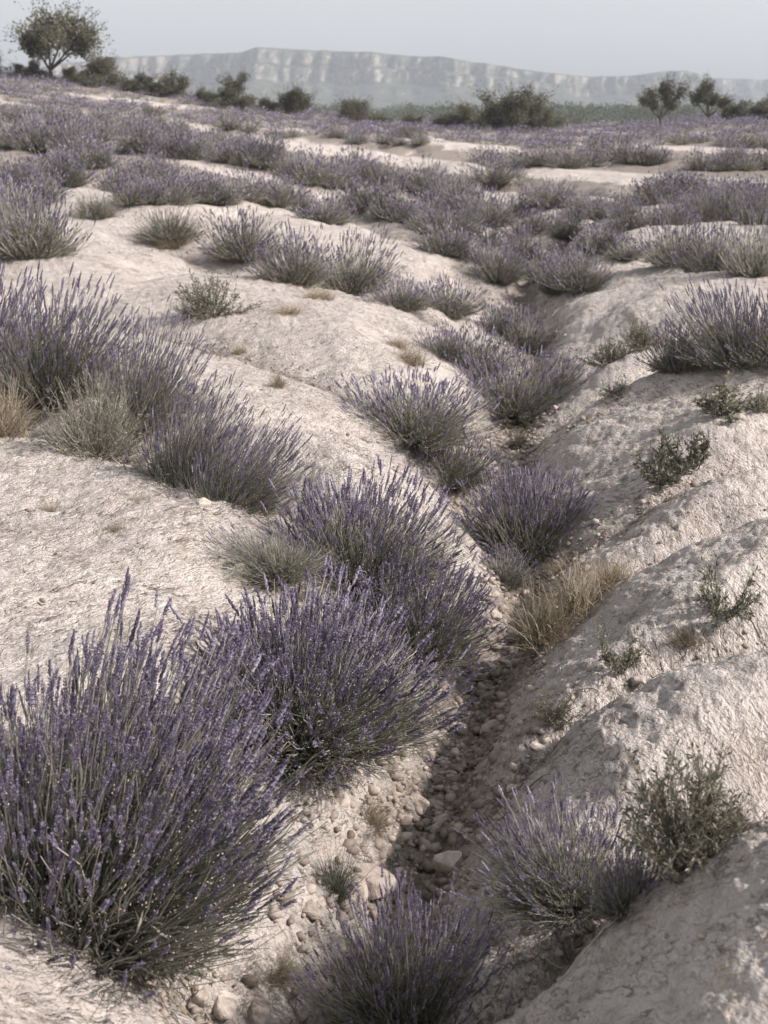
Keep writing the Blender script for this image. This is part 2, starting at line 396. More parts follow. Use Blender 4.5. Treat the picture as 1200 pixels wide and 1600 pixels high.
bp = N(nt, 'ShaderNodeBump'); bp.inputs['Strength'].default_value = .8; bp.inputs['Distance'].default_value = .012
nt.links.new(noise(nt, va.outputs[0], 60, 5, .7), bp.inputs['Height']); nt.links.new(bp.outputs[0], b.inputs['Normal'])
M_HILL, nt, b, _ = mat('cliff_hill')
g = N(nt, 'ShaderNodeNewGeometry'); sx = N(nt, 'ShaderNodeSeparateXYZ'); nt.links.new(g.outputs['True Normal'], sx.inputs[0])
hn = noise(nt, g.outputs['Position'], .012, 5, .65)
steep = math_n(nt, 'ADD', sx.outputs[2], math_n(nt, 'MULTIPLY', math_n(nt, 'SUBTRACT', hn, .5), 1.1))
rockc = ramp(nt, noise(nt, g.outputs['Position'], .035, 4, .7), [(.40, (.07, .072, .06)), (.50, (.20, .185, .16)), (.66, (.34, .30, .255))])
veg = ramp(nt, noise(nt, g.outputs['Position'], .05, 4, .7), [(.4, (.035, .045, .03)), (.65, (.11, .11, .075))])
nt.links.new(mix(nt, ramp(nt, steep, [(.20, (0, 0, 0)), (.40, (1, 1, 1))]), rockc, veg), b.inputs['Base Color'])
b.inputs['Roughness'].default_value = 1.0; b.inputs['Specular IOR Level'].default_value = .1

# ------------------------------------------------------------------ ground: one sheet to the horizon
def row_steps():
    r = [.25]; 
    while r[-1] < 4000:
        q = r[-1]
        k = .05 if q < 1.6 else (.0034 if q < 11 else (.0075 if q < 60 else .03))
        r.append(q * (1 + k))
    return np.array(r)
rows = row_steps()
an = np.concatenate([np.linspace(-180, -40, 26)[:-1], np.linspace(-40, -17.5, 50)[:-1], np.linspace(-17.5, 17.5, 470), np.linspace(17.5, 40, 50)[1:], np.linspace(40, 180, 26)[1:-1]])
an = np.radians(an)
RR, AA = np.meshgrid(rows, an, indexing='ij')
GX = (RR * np.sin(AA)).ravel(); GY = (RR * np.cos(AA)).ravel()
GZ, GC = land(GX, GY)
xg = np.interp(GY, [p[1] for p in CREASES[0][0]], [p[0] for p in CREASES[0][0]])
mx = np.abs(GX - xg)
al = mx * .55 - GY * .83 ; ac = mx * .83 + GY * .55        # along / across the spurs, mirrored over the gully
rel = 1 - sstep(16, 38, RR.ravel())
# real relief: ledges along the spurs and lumps, strongest near by
led = fbm(al * 1.4, ac * 5.5, 50, 3)
rid = 1 - np.abs(perlin(al * 2.2, ac * 7.0, 55)) * 2
crk = np.clip(1 - np.abs(perlin(al * 1.1 + .3 * perlin(al * 3, ac * 3, 57), ac * 3.4, 58)) * 11, 0, 1) * np.clip(perlin(GX * .9, GY * .7, 59) * 2 + .55, 0, 1)
crk2 = np.clip(1 - np.abs(perlin(al * 2.0 + .4 * perlin(al * 5, ac * 5, 61), ac * 6.5, 62)) * 9, 0, 1) * np.clip(perlin(GX * 1.3, GY * 1.0, 63) * 2 + .3, 0, 1)
GZ = GZ + rel * (.009 * led + .007 * np.clip(rid, -1, 1) + .009 * fbm(GX * 12, GY * 9, 60, 4, .6) - .010 * crk - .004 * crk2)
bed = np.clip((GC - .55) / .45, 0, 1)
GZ = GZ + rel * bed * .022 * fbm(GX * 9, GY * 9, 65, 3)
rock_co = np.stack([al, ac, GZ], -1)
far = sstep(22, 42, RR.ravel())
UU, VV, _ = project(GX, GY, GZ)
BARE = [(195, 183, 330, 202, 6), (300, 205, 510, 236, 11), (470, 226, 700, 262, 12), (640, 216, 835, 238, 6), (520, 176, 650, 192, 5), (205, 232, 420, 282, 9),
        (0, 195, 95, 206, 7), (0, 158, 60, 168, 3), (840, 270, 1210, 292, 12), (790, 262, 870, 280, 6), (700, 262, 800, 280, 6), (520, 290, 720, 335, 9), (440, 290, 560, 330, 8), (110, 148, 330, 170, 3), (0, 178, 190, 190, 3), (900, 224, 1210, 238, 4), (850, 204, 1010, 210, 2.5), (380, 196, 470, 203, 3)]
def bare(u, v):
    m = np.zeros_like(u)
    for (a, b_, c_, d_, h) in BARE:
        q = np.clip(((u - a) * (c_ - a) + (v - b_) * (d_ - b_)) / ((c_ - a) ** 2 + (d_ - b_) ** 2), 0, 1)
        m = np.maximum(m, 1 - np.hypot((u - a - q * (c_ - a)) * .6, v - b_ - q * (d_ - b_)) / h)
    return m
soil = np.clip(GC, 0, 1) ** 1.5 * .85
farsoil = np.clip(.88 + .5 * perlin(GX / 4.5, GY / 7, 70), 0, 1) * (1 - .75 * np.clip(bare(UU, VV) * 2.2, 0, 1) * (GY > 12))
soil = np.where(RR.ravel() > 22, np.maximum(soil * (1 - far), farsoil * far), soil)
bil = 0
for o_, (sa, sb, am) in enumerate(((2.6, 6.2, .50), (5.6, 12.5, .50), (12, 24, .38), (25, 46, .26))):
    n_ = perlin(al * sa + .35 * perlin(al * sa * 1.7, ac * sb * 1.4, 90 + o_), ac * sb + .35 * perlin(al * sa * 1.5, ac * sb * 1.6, 94 + o_), 80 + o_)
    bil = bil + am * (np.minimum(np.abs(n_) * 1.6, .75) - .35)
bmask = .45 + .55 * sstep(-.35, .45, fbm(GX * .7, GY * .55, 98, 2))
GZ = GZ + rel * .024 * bil * bmask * (.55 + .45 * sstep(2.5, 4.5, RR.ravel()))
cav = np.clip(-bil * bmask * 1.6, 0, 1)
nr, na = RR.shape
idx = np.arange(nr * na).reshape(nr, na); nx = np.roll(idx, -1, 1)
F = np.stack([idx[:-1], nx[:-1], nx[1:], idx[1:]], -1).reshape(-1, 4)[:, ::-1]
cap = np.stack([np.full(na, nr * na), idx[0], nx[0]], -1)[:, ::-1]
GV = np.concatenate([np.stack([GX, GY, GZ], -1), [[0, 0, float(GZ[:na].mean())]]])
me = mesh_np('ground', GV, [F, cap], [M_GROUND])
a_ = me.attributes.new('rockco', 'FLOAT_VECTOR', 'POINT'); a_.data.foreach_set('vector', np.concatenate([rock_co, [[0, 0, 0]]]).astype(np.float32).ravel())
a_ = me.attributes.new('cavity', 'FLOAT', 'POINT'); a_.data.foreach_set('value', np.concatenate([cav * rel, [0]]).astype(np.float32))
a_ = me.attributes.new('soil', 'FLOAT', 'POINT'); a_.data.foreach_set('value', np.concatenate([soil, [0]]).astype(np.float32))
link('ground', me, kind='structure')

# ------------------------------------------------------------------ far hills with pale cliffs
def hill(name, sky_pts, dist, foot, x_pad, seed):
    us = np.array([p[0] for p in sky_pts], float); vs_ = np.array([p[1] for p in sky_pts], float)
    el = np.arctan((800 - vs_) / FPX) - R(PITCH)
    xs = dist * (us - 600) / 2310; zs = CAM_H + dist * np.tan(el)
    X = np.linspace(xs[0] - x_pad, xs[-1] + x_pad, 420)
    top = np.interp(X, xs, zs)
    top = top * sstep(xs[0] - x_pad, xs[0] - x_pad * .4, X) * (1 - sstep(xs[-1] + x_pad * .4, xs[-1] + x_pad, X))
    s = np.linspace(0, 1, 90)
    XX, SS = np.meshgrid(X, s, indexing='ij'); TT = np.broadcast_to(top[:, None], XX.shape)
    butt = 90 * fbm(X / 210, X * 0 + .5, seed, 5, .62)[:, None] + 16 * fbm(XX / 34, SS * 7, seed + 5, 4, .6)
    # profile: talus, cliff, gentle top, back
    prof_s = [0, .45, .56, .60, .66, .70, .76, 1.0]; prof_h = [0, .34, .50, .72, .76, .97, 1.0, .9]
    prof_d = [-480, -120, -35, -24, -6, 0, 40, 500]
    hh = np.interp(SS, prof_s, prof_h); dd = np.interp(SS, prof_s, prof_d)
    rough = np.where(SS < .5, 1.0, .4)
    Z = foot + (TT - foot) * hh + 5.0 * rough * fbm(XX / 60, (dd) / 60, seed + 9, 4) * np.clip(hh * 3, 0, 1) * (SS < .74)
    Z = Z - 9 * np.clip(perlin(XX / 75, dd / 400, seed + 14), 0, 1) * ((hh > .1) & (hh < .9))
    Z = np.where(SS <= 0, foot - 3, Z)
    Y = dist + dd + butt * np.clip(1.6 - SS, .3, 1)
    V = np.stack([XX, Y, Z], -1).reshape(-1, 3)
    id_ = np.arange(len(V)).reshape(XX.shape)
    Fh = np.stack([id_[:-1, :-1], id_[1:, :-1], id_[1:, 1:], id_[:-1, 1:]], -1).reshape(-1, 4)
    return link(name, mesh_np(name, V, [Fh], [M_HILL]), kind='structure')
hill('hills', [(60, 108), (130, 96), (190, 88), (260, 82), (330, 80), (372, 80), (398, 74), (450, 74), (520, 78), (600, 83), (680, 89), (740, 97), (790, 103), (860, 113),
               (950, 118), (1000, 116), (1045, 110), (1080, 108), (1094, 113), (1100, 128), (1120, 150)], 2300, -5, 60, 100)
hill('hills', [(1000, 130), (1060, 122), (1120, 121), (1200, 123), (1330, 126)], 2950, -5, 400, 120)

# ------------------------------------------------------------------ far woodland on the plain (one mass)
def clump_cloud(rg, C_, Rad, n, size):
    """leaf-size faces spread through ellipsoids: C_ (m,3) centres, Rad (m,3)"""
    m = len(C_); d = sph_dir(rg, m * n).reshape(m, n, 3); rr = rg.uniform(.55, 1.0, (m, n, 1)) * (1 + .25 * rg.normal(size=(m, n, 1)) * .5)
    P = C_[:, None] + d * rr * Rad[:, None]
    sz = size if np.ndim(size) == 0 else np.repeat(size, n)
    return leaves(P.reshape(-1, 3), norm(d.reshape(-1, 3) + .7 * rg.normal(size=(m * n, 3))), sz, np.asarray(sz) * .6, rg)
rg = np.random.default_rng(31)
nw = 1500
yy = rg.uniform(330, 1150, nw) ; uu = rg.uniform(-300, 1500, nw)
xx = yy * (uu - 600) / 2310
hh = rg.uniform(3.0, 7.0, nw) * (.8 + .45 * yy / 1150); zz, _ = land(xx, yy, False)
g_ = Geo()
Cc = np.stack([xx, yy, zz + hh * .5], -1); Rd = np.stack([hh * rg.uniform(.5, .8, nw), hh * .6, hh * .55], -1)
V, F = clump_cloud(rg, Cc, Rd, 170, hh * .12); g_.add(V, F)
w_ = link('distant_woodland', g_.mesh('distant_woodland', [M_FARWOOD]), kind='stuff')

# ------------------------------------------------------------------ haze
HZ = 4150.0
hv = np.array([[x, y, z] for x in (-HZ, HZ) for y in (-HZ, HZ) for z in (-8.0, 210.0)])
hf = np.array([[0, 1, 3, 2], [4, 6, 7, 5], [0, 4, 5, 1], [2, 3, 7, 6], [0, 2, 6, 4], [1, 5, 7, 3]])
m_h = bpy.data.materials.new('haze'); m_h.use_nodes = True; nt = m_h.node_tree; nt.nodes.clear()
o_ = nt.nodes.new('ShaderNodeOutputMaterial'); pv = nt.nodes.new('ShaderNodeVolumePrincipled')
pv.inputs['Color'].default_value = (.62, .67, .74, 1); pv.inputs['Density'].default_value = .00034; pv.inputs['Anisotropy'].default_value = .2
nt.links.new(pv.outputs[0], o_.inputs['Volume'])
link('haze', mesh_np('haze', hv, [hf], [m_h], smooth=False), kind='stuff')
# ------------------------------------------------------------------ plant prototypes (unit size: 1 across)
def spike_geo(lod, rg):
    """one flower spike along +Z, 1 long, about .22 thick"""
    g = Geo()
    if lod == 0:
        zs = np.concatenate([np.linspace(.12, .95, 8), [0.0]])
        for k, z in enumerate(zs):
            m = 6 if k < 8 else 4
            ph = rg.uniform(0, 6.28) + np.arange(m) * 2 * np.pi / m + rg.normal(0, .2, m)
            fat = (.075 * (1 - .55 * z)) if k < 8 else .05
            P = np.stack([np.cos(ph) * fat * .5, np.sin(ph) * fat * .5, np.full(m, z)], -1) + rg.normal(0, .008, (m, 3))
            D = norm(np.stack([np.cos(ph), np.sin(ph), np.full(m, 1.1)], -1) + rg.normal(0, .25, (m, 3)))
            V, F = buds(P, D, rg.uniform(.10, .16, m) * (1.15 - .4 * z), rg.uniform(.055, .085, m)); g.add(V, F)
        V, F = tubes(np.array([[[0, 0, -.12], [0, 0, .5], [0, 0, .98]]]), np.array([[.018, .015, .01]])); g.add(V, F)
    return g
def spindle(P, D, L, W, rings, sides, rg):
    """many lumpy spindle spikes at once"""
    n = len(P); a, b = frames(D)
    t = np.linspace(0, 1, rings); pr = np.sin(np.pi * np.clip(t * .93 + .07, 0, 1)) ** .6
    if rings > 4: pr = pr * np.where(np.arange(rings) % 2 == 0, .62, 1.0)
    an_ = np.arange(sides) * 2 * np.pi / sides
    rad = W[:, None, None] * .5 * pr[None, :, None] * rg.uniform(.75, 1.25, (n, rings, sides))
    tw = rg.uniform(0, 6.28, n)[:, None, None] + an_[None, None] + (np.arange(rings) * .6)[None, :, None]
    C = P[:, None] + D[:, None] * (L[:, None] * t[None])[..., None]
    V = C[:, :, None] + (np.cos(tw) * rad)[..., None] * a[:, None, None] + (np.sin(tw) * rad)[..., None] * b[:, None, None]
    idx = np.arange(n * rings * sides).reshape(n, rings, sides); nx = np.roll(idx, -1, 2)
    F = np.stack([idx[:, :-1], nx[:, :-1], nx[:, 1:], idx[:, 1:]], -1).reshape(-1, 4)
    return V.reshape(-1, 3), F
LODS = {0: dict(n=1150, k=6, leaf=8, rings=9, sides=4, rs=.0013, bud=2.2),
        1: dict(n=640, k=5, leaf=7, rings=7, sides=3, rs=.0019, bud=1.4),
        2: dict(n=360, k=4, leaf=6, rings=4, sides=3, rs=.003, bud=.6),
        3: dict(n=150, k=3, leaf=5, rings=3, sides=3, rs=.006, bud=.0)}
def lavender_parts(seed, lod, lean=0.0, H=.72, flowers=.8, spike=(.055, .105), spread=80, fat=1.0, pale=False, n=None):
    rg = np.random.default_rng(seed); q = LODS[lod]; n = n or q['n']; k = q['k']
    ph = rg.uniform(0, 2 * np.pi, n); th = np.radians(spread) * rg.uniform(0, 1, n) ** .62
    # a few sprays grow together
    nb = max(5, n // 28); bph = rg.uniform(0, 2 * np.pi, nb); wb = rg.integers(0, nb, n)
    ph = np.where(rg.uniform(size=n) < .45, bph[wb] + rg.normal(0, .22, n), ph)
    dirv = lambda t_, p_: np.stack([np.sin(t_) * np.cos(p_), np.sin(t_) * np.sin(p_), np.cos(t_)], -1)
    ell = 1 / np.sqrt((np.sin(th) / .5) ** 2 + (np.cos(th) / H) ** 2)
    L = ell * rg.uniform(.60, 1.04, n) ** 1.0 * np.where(rg.uniform(size=n) < .05, 1.12, 1.0)
    L = L * (1 + .26 * perlin(np.cos(ph) * 1.6 + seed * .7, np.sin(ph) * 1.6 + th * 1.4, seed % 50)) * (1 - .25 * (perlin(np.cos(ph) * 3 + seed, np.sin(ph) * 3 + th * 3, 7) > .45))
    A = np.stack([np.cos(ph), np.sin(ph), np.zeros(n)], -1) * (.09 * np.sqrt(rg.uniform(0, 1, n)))[:, None] * (.3 + th / 1.4)[:, None]
    C = A + dirv(th * rg.uniform(.86, 1.0, n), ph + rg.normal(0, .08, n)) * L[:, None]
    B = A + dirv(np.minimum(th * 1.18, 1.54), ph + rg.normal(0, .12, n)) * (L * rg.uniform(.42, .66, n))[:, None] + rg.normal(0, .022, (n, 3))
    if lean:
        for Q in (B, C): Q[:, 0] += lean * Q[:, 2] * (1.0 if Q is C else .75)
    A[:, 2] -= .03
    P = bez(A, B, C, k) + np.concatenate([np.zeros((n, 1, 3)), rg.normal(0, .007, (n, k - 1, 3))], 1)
    rad = q['rs'] * fat * np.linspace(1.5, .8, k)[None] * rg.uniform(.75, 1.3, n)[:, None]
    g = Geo(); V, F = tubes(P, rad); g.add(V, F, 0)
    if q['bud']:
        m = int(n * q['bud']); i = rg.integers(0, n, m); t = rg.uniform(.35, .93, m); bs_ = .62 if lod == 0 else 1.0
        Pb = ((1 - t) ** 2)[:, None] * A[i] + (2 * t * (1 - t))[:, None] * B[i] + (t * t)[:, None] * C[i]
        V, F = buds(Pb, norm(rg.normal(size=(m, 3)) + [0, 0, .8]), rg.uniform(.007, .014, m) * fat * bs_, rg.uniform(.004, .008, m) * fat * bs_); g.add(V, F, 1)
    # woody twigs at the foot
    m = max(8, n // 8); d = dirv(rg.uniform(.8, 1.5, m), rg.uniform(0, 6.28, m))
    A2 = np.zeros((m, 3)); C2 = d * rg.uniform(.16, .42, m)[:, None] + rg.normal(0, .03, (m, 3)); B2 = C2 * .5 + rg.normal(0, .04, (m, 3))
    C2[:, 2] = np.abs(C2[:, 2]) * .6
    V, F = tubes(bez(A2, B2, C2, k), np.linspace(3.2, 1.2, k)[None] * q['rs'] * fat * np.ones((m, 1))); g.add(V, F, 2)
    m = max(8, n // 7); d = dirv(rg.uniform(1.05, 1.56, m), rg.uniform(0, 6.28, m))   # dead straw at the foot
    A2 = d * rg.uniform(.02, .25, m)[:, None]; A2[:, 2] = np.abs(A2[:, 2]) * .5; C2 = A2 + norm(d + rg.normal(0, .5, (m, 3))) * rg.uniform(.06, .2, m)[:, None]; B2 = (A2 + C2) / 2 + rg.normal(0, .03, (m, 3))
    V, F = tubes(bez(A2, B2, C2, k), np.linspace(1.8, .8, k)[None] * q['rs'] * fat * np.ones((m, 1))); g.add(V, F, 3)
    lg = Geo(); nl = n * q['leaf']; i = np.repeat(np.arange(n), q['leaf'])
    t = rg.uniform(.06, .66, nl) * rg.uniform(.75, 1, nl)
    Pl = ((1 - t) ** 2)[:, None] * A[i] + (2 * t * (1 - t))[:, None] * B[i] + (t * t)[:, None] * C[i]
    T = norm(2 * (1 - t)[:, None] * (B[i] - A[i]) + 2 * t[:, None] * (C[i] - B[i]))
    big = {0: 1.0, 1: 1.3, 2: 1.9, 3: 2.8}[lod]
    V, F = leaves(Pl, norm(T + rg.normal(0, .42, (nl, 3))), rg.uniform(.035, .075, nl) * (1 + .2 * big), rg.uniform(.0045, .0085, nl) * big * fat, rg); lg.add(V, F)
    has = rg.uniform(size=n) < flowers * (1.0 - (.86 if lod == 0 else .72) * sstep(.42, 1.15, th))
    D = norm(C - B); D = norm(D + rg.normal(0, .07, D.shape) + [0, 0, .12])
    Ls = rg.uniform(*spike, n); Ws = rg.uniform(.010, .0165, n) * {0: .9 if n < 3000 else .78, 1: 1.15, 2: 1.75, 3: 2.4}[lod] * fat
    d_ = None; return dict(stalk=g, leaf=lg, tip=C[has], dir=D[has], L=Ls[has], W=Ws[has], lod=lod, rg=rg)
def proto_meshes(name, d, fm):
    q = LODS[d['lod']]
    g = Geo(); V, F = spindle(d['tip'] - d['dir'] * d['L'][:, None] * .25, d['dir'], d['L'], d['W'], q['rings'], q['sides'], d['rg']); g.add(V, F)
    if d['lod'] <= 1:                                      # loose calyxes break the outline
        rg = d['rg']; m = len(d['tip']) * (8 if d['lod'] == 0 else 4); i = rg.integers(0, len(d['tip']), m)
        P = d['tip'][i] + d['dir'][i] * (d['L'][i] * rg.uniform(-.35, .72, m))[:, None]
        V, F = buds(P, norm(d['dir'][i] + .8 * rg.normal(size=(m, 3))), d['W'][i] * rg.uniform(.6, 1.0, m), d['W'][i] * rg.uniform(.3, .5, m)); g.add(V, F)
    return (d['stalk'].mesh('stalk', [M_STALK, M_BUD, M_WOOD, M_DRY]), d['leaf'].mesh('leaf', [M_LEAF], False), g.mesh('flower_spike', [fm], False) if len(d['tip']) else None)
PROTO = {}
def proto(lod, var, lean=0.0, kind='lavender'):
    key = (lod, var, round(lean, 1), kind)
    if key not in PROTO:
        fm = M_FLOWER_PALE if kind == 'faded' else M_FLOWER
        fl = {'lavender': .95, 'faded': .7, 'green': .10}[kind]
        d = lavender_parts(100 + 13 * var + lod + int(lean * 31) + len(kind), lod, lean, H=.66 + .05 * (var % 3), flowers=fl, spread=[84, 78, 88][var % 3])
        PROTO[key] = proto_meshes('p', d, fm)
    return PROTO[key]
SPIKES = [spike_geo(0, np.random.default_rng(900 + i)).mesh('flower_spike', [M_FLOWER], False) for i in range(5)]

def put_bush(name, lod, var, loc, w, h, rz, lean, kind='lavender'):
    root = empty(name, loc, rz, (w, w, h / .68))
    s, l, f = proto(lod, var, lean, kind)
    for nm, m_ in (('stalk', s), ('leaf', l), ('flower_spike', f)):
        if m_: link(nm, m_, root, 'stuff')
    return root
def hero_bush(name, loc, w, h, lean, seed, n, n_ind, H=.70, spike=(.055, .105), spread=84, flowers=.85):
    """near plant: each of its largest spikes a part of its own"""
    root = empty(name, loc)
    d = lavender_parts(seed, 0, lean, H, flowers, spike, spread, 1.0, n=n)
    for gg in (d['stalk'], d['leaf']): gg.v = [v * [w, w, h / H] for v in gg.v]
    sc = np.array([w, w, h / H]); d['tip'] = d['tip'] * sc; d['dir'] = norm(d['dir'] * sc); d['L'] = d['L'] * w; d['W'] = d['W'] * w
    link('stalk', d['stalk'].mesh('stalk', [M_STALK, M_BUD, M_WOOD, M_DRY]), root, 'stuff'); link('leaf', d['leaf'].mesh('leaf', [M_LEAF], False), root, 'stuff')
    tipw = d['tip'] + np.array(loc); key = np.linalg.norm(tipw - [0, 0, CAM_H], axis=1) - .5 * tipw[:, 2]
    o = np.argsort(key)[:n_ind]; rest = np.setdiff1d(np.arange(len(key)), o); rg = d['rg']
    for i in o:
        q = Vector(d['dir'][i]).to_track_quat('Z', 'Y'); L = float(d['L'][i]); W = float(d['W'][i]) / .23
        ob = link('flower_spike', SPIKES[int(rg.integers(0, 5))], root)
        p = d['tip'][i] - d['dir'][i] * L * .2
        ob.matrix_basis = Matrix.LocRotScale(Vector(p), q, Vector((W, W, L)))
    if len(rest):
        dd = dict(d); 
        for k_ in ('tip', 'dir', 'L', 'W'): dd[k_] = d[k_][rest]
        g = Geo(); V, F = spindle(dd['tip'] - dd['dir'] * dd['L'][:, None] * .25, dd['dir'], dd['L'], dd['W'], 9, 5, rg); g.add(V, F)
        m = len(rest) * 12; i = rg.integers(0, len(rest), m)
        P = dd['tip'][i] + dd['dir'][i] * (dd['L'][i] * rg.uniform(-.3, .72, m))[:, None]
        V, F = buds(P, norm(dd['dir'][i] + .8 * rg.normal(size=(m, 3))), dd['W'][i] * rg.uniform(.6, 1.0, m), dd['W'][i] * rg.uniform(.3, .5, m)); g.add(V, F)
        link('flower_spike', g.mesh('flower_spike', [M_FLOWER], False), root, 'stuff')
    return root

def place(items, lav=False):
    """items: (u, v, w_px, h_px, ...) -> world base point and metric size"""
    u = np.array([i[0] for i in items], float); v = np.array([i[1] for i in items], float)
    x, y, _ = hit(u, v)
    z, _ = land(x, y, False)
    _, _, dep = project(x, y, z)
    out = []
    for k, it in enumerate(items):
        w = it[2] * dep[k] / FPX; h = it[3] * dep[k] / FPX
        out.append([x[k], y[k], w, h, dep[k]])
    out = np.array(out)
    back = .30 * out[:, 2]
    out[:, 0] += back * out[:, 0] / np.hypot(out[:, 0], out[:, 1]); out[:, 1] += back
    out[:, 2] *= 1 + back / out[:, 4]
    z, _ = land(out[:, 0], out[:, 1], True)
    # visible height seen obliquely: part of the picture height is the depth of the dome
    dn = np.arctan2(CAM_H - z, out[:, 1])
    hh = (out[:, 3] - .30 * out[:, 2] * np.sin(np.maximum(dn, 0))) / np.cos(dn)
    hh = np.clip(hh, .38 * out[:, 2], 1.1 * out[:, 2])
    if lav: out[:, 2] *= .86; hh *= .84
    return np.stack([out[:, 0], out[:, 1], z - .012, out[:, 2], hh, out[:, 4]], -1)

# ------------------------------------------------------------------ near lavender, one by one
GL = 'lavender bushes along the gully'
HERO = [  # u, v, w, h, lean, seed, stems, single spikes, H, spread, label
 (165, 1530, 730, 690, .22, 501, 3600, 290, .74, 77, 'largest lavender bush, tall loose spikes, in the left foreground above the pale rock'),
 (478, 1255, 560, 310, .06, 502, 2600, 220, .62, 86, 'dense dark lavender dome directly behind the big foreground bush, beside the stony gully bed'),
 (650, 1065, 330, 225, .14, 503, 1700, 120, .66, 86, 'rounded lavender bush leaning right over the gully stones, behind the dense dark dome'),
 (648, 1685, 400, 300, .05, 504, 1000, 200, .74, 70, 'blurred lavender bush cut off by the bottom edge of the view'),
 (878, 1508, 380, 235, -.10, 505, 700, 120, .72, 78, 'dusky lavender bush in the right foreground crease between two rock humps'),
 (560, 945, 380, 225, .04, 506, 1700, 120, .68, 84, 'broad grey green lavender bush below the left rock hump, upper of a touching pair'),
 (822, 905, 260, 165, .02, 507, 1800, 90, .62, 86, 'round lavender ball pressed against the right rock hump at the gully bend'),
 (395, 812, 230, 180, .50, 508, 950, 120, .70, 78, 'lavender bush with long spikes leaning far right at the lower end of the left band'),
 (310, 765, 235, 235, .35, 509, 1050, 120, .80, 76, 'tall lavender bush in the middle of the left band, leaning right'),
 (235, 705, 230, 235, .28, 511, 950, 100, .80, 76, 'lavender bush rising behind the right side of the dry grey bush'),
 (100, 655, 300, 235, .20, 510, 1100, 120, .78, 78, 'tall upright lavender bush behind the dry grey bush on the left band'),
]
pl = place(HERO, True)
ax_, ay_ = -.76, 3.53                      # the largest bush roots in the first left crease
pl[0][0], pl[0][1], pl[0][2] = ax_, ay_, float(land(np.array([ax_]), np.array([ay_]))[0][0]) - .012; pl[0][3], pl[0][4] = 1.18, .81
for (x, y, z, w, h, dep), it in zip(pl, HERO):
    o = hero_bush('lavender_bush', (x - .38 * it[4] * w, y, z), w, h, it[4], it[5], it[6], it[7], it[8], spread=it[9], spike=(.042, .078) if it[5] == 501 else (.05, .095))
    tag(o, it[10], 'lavender bush', GL)

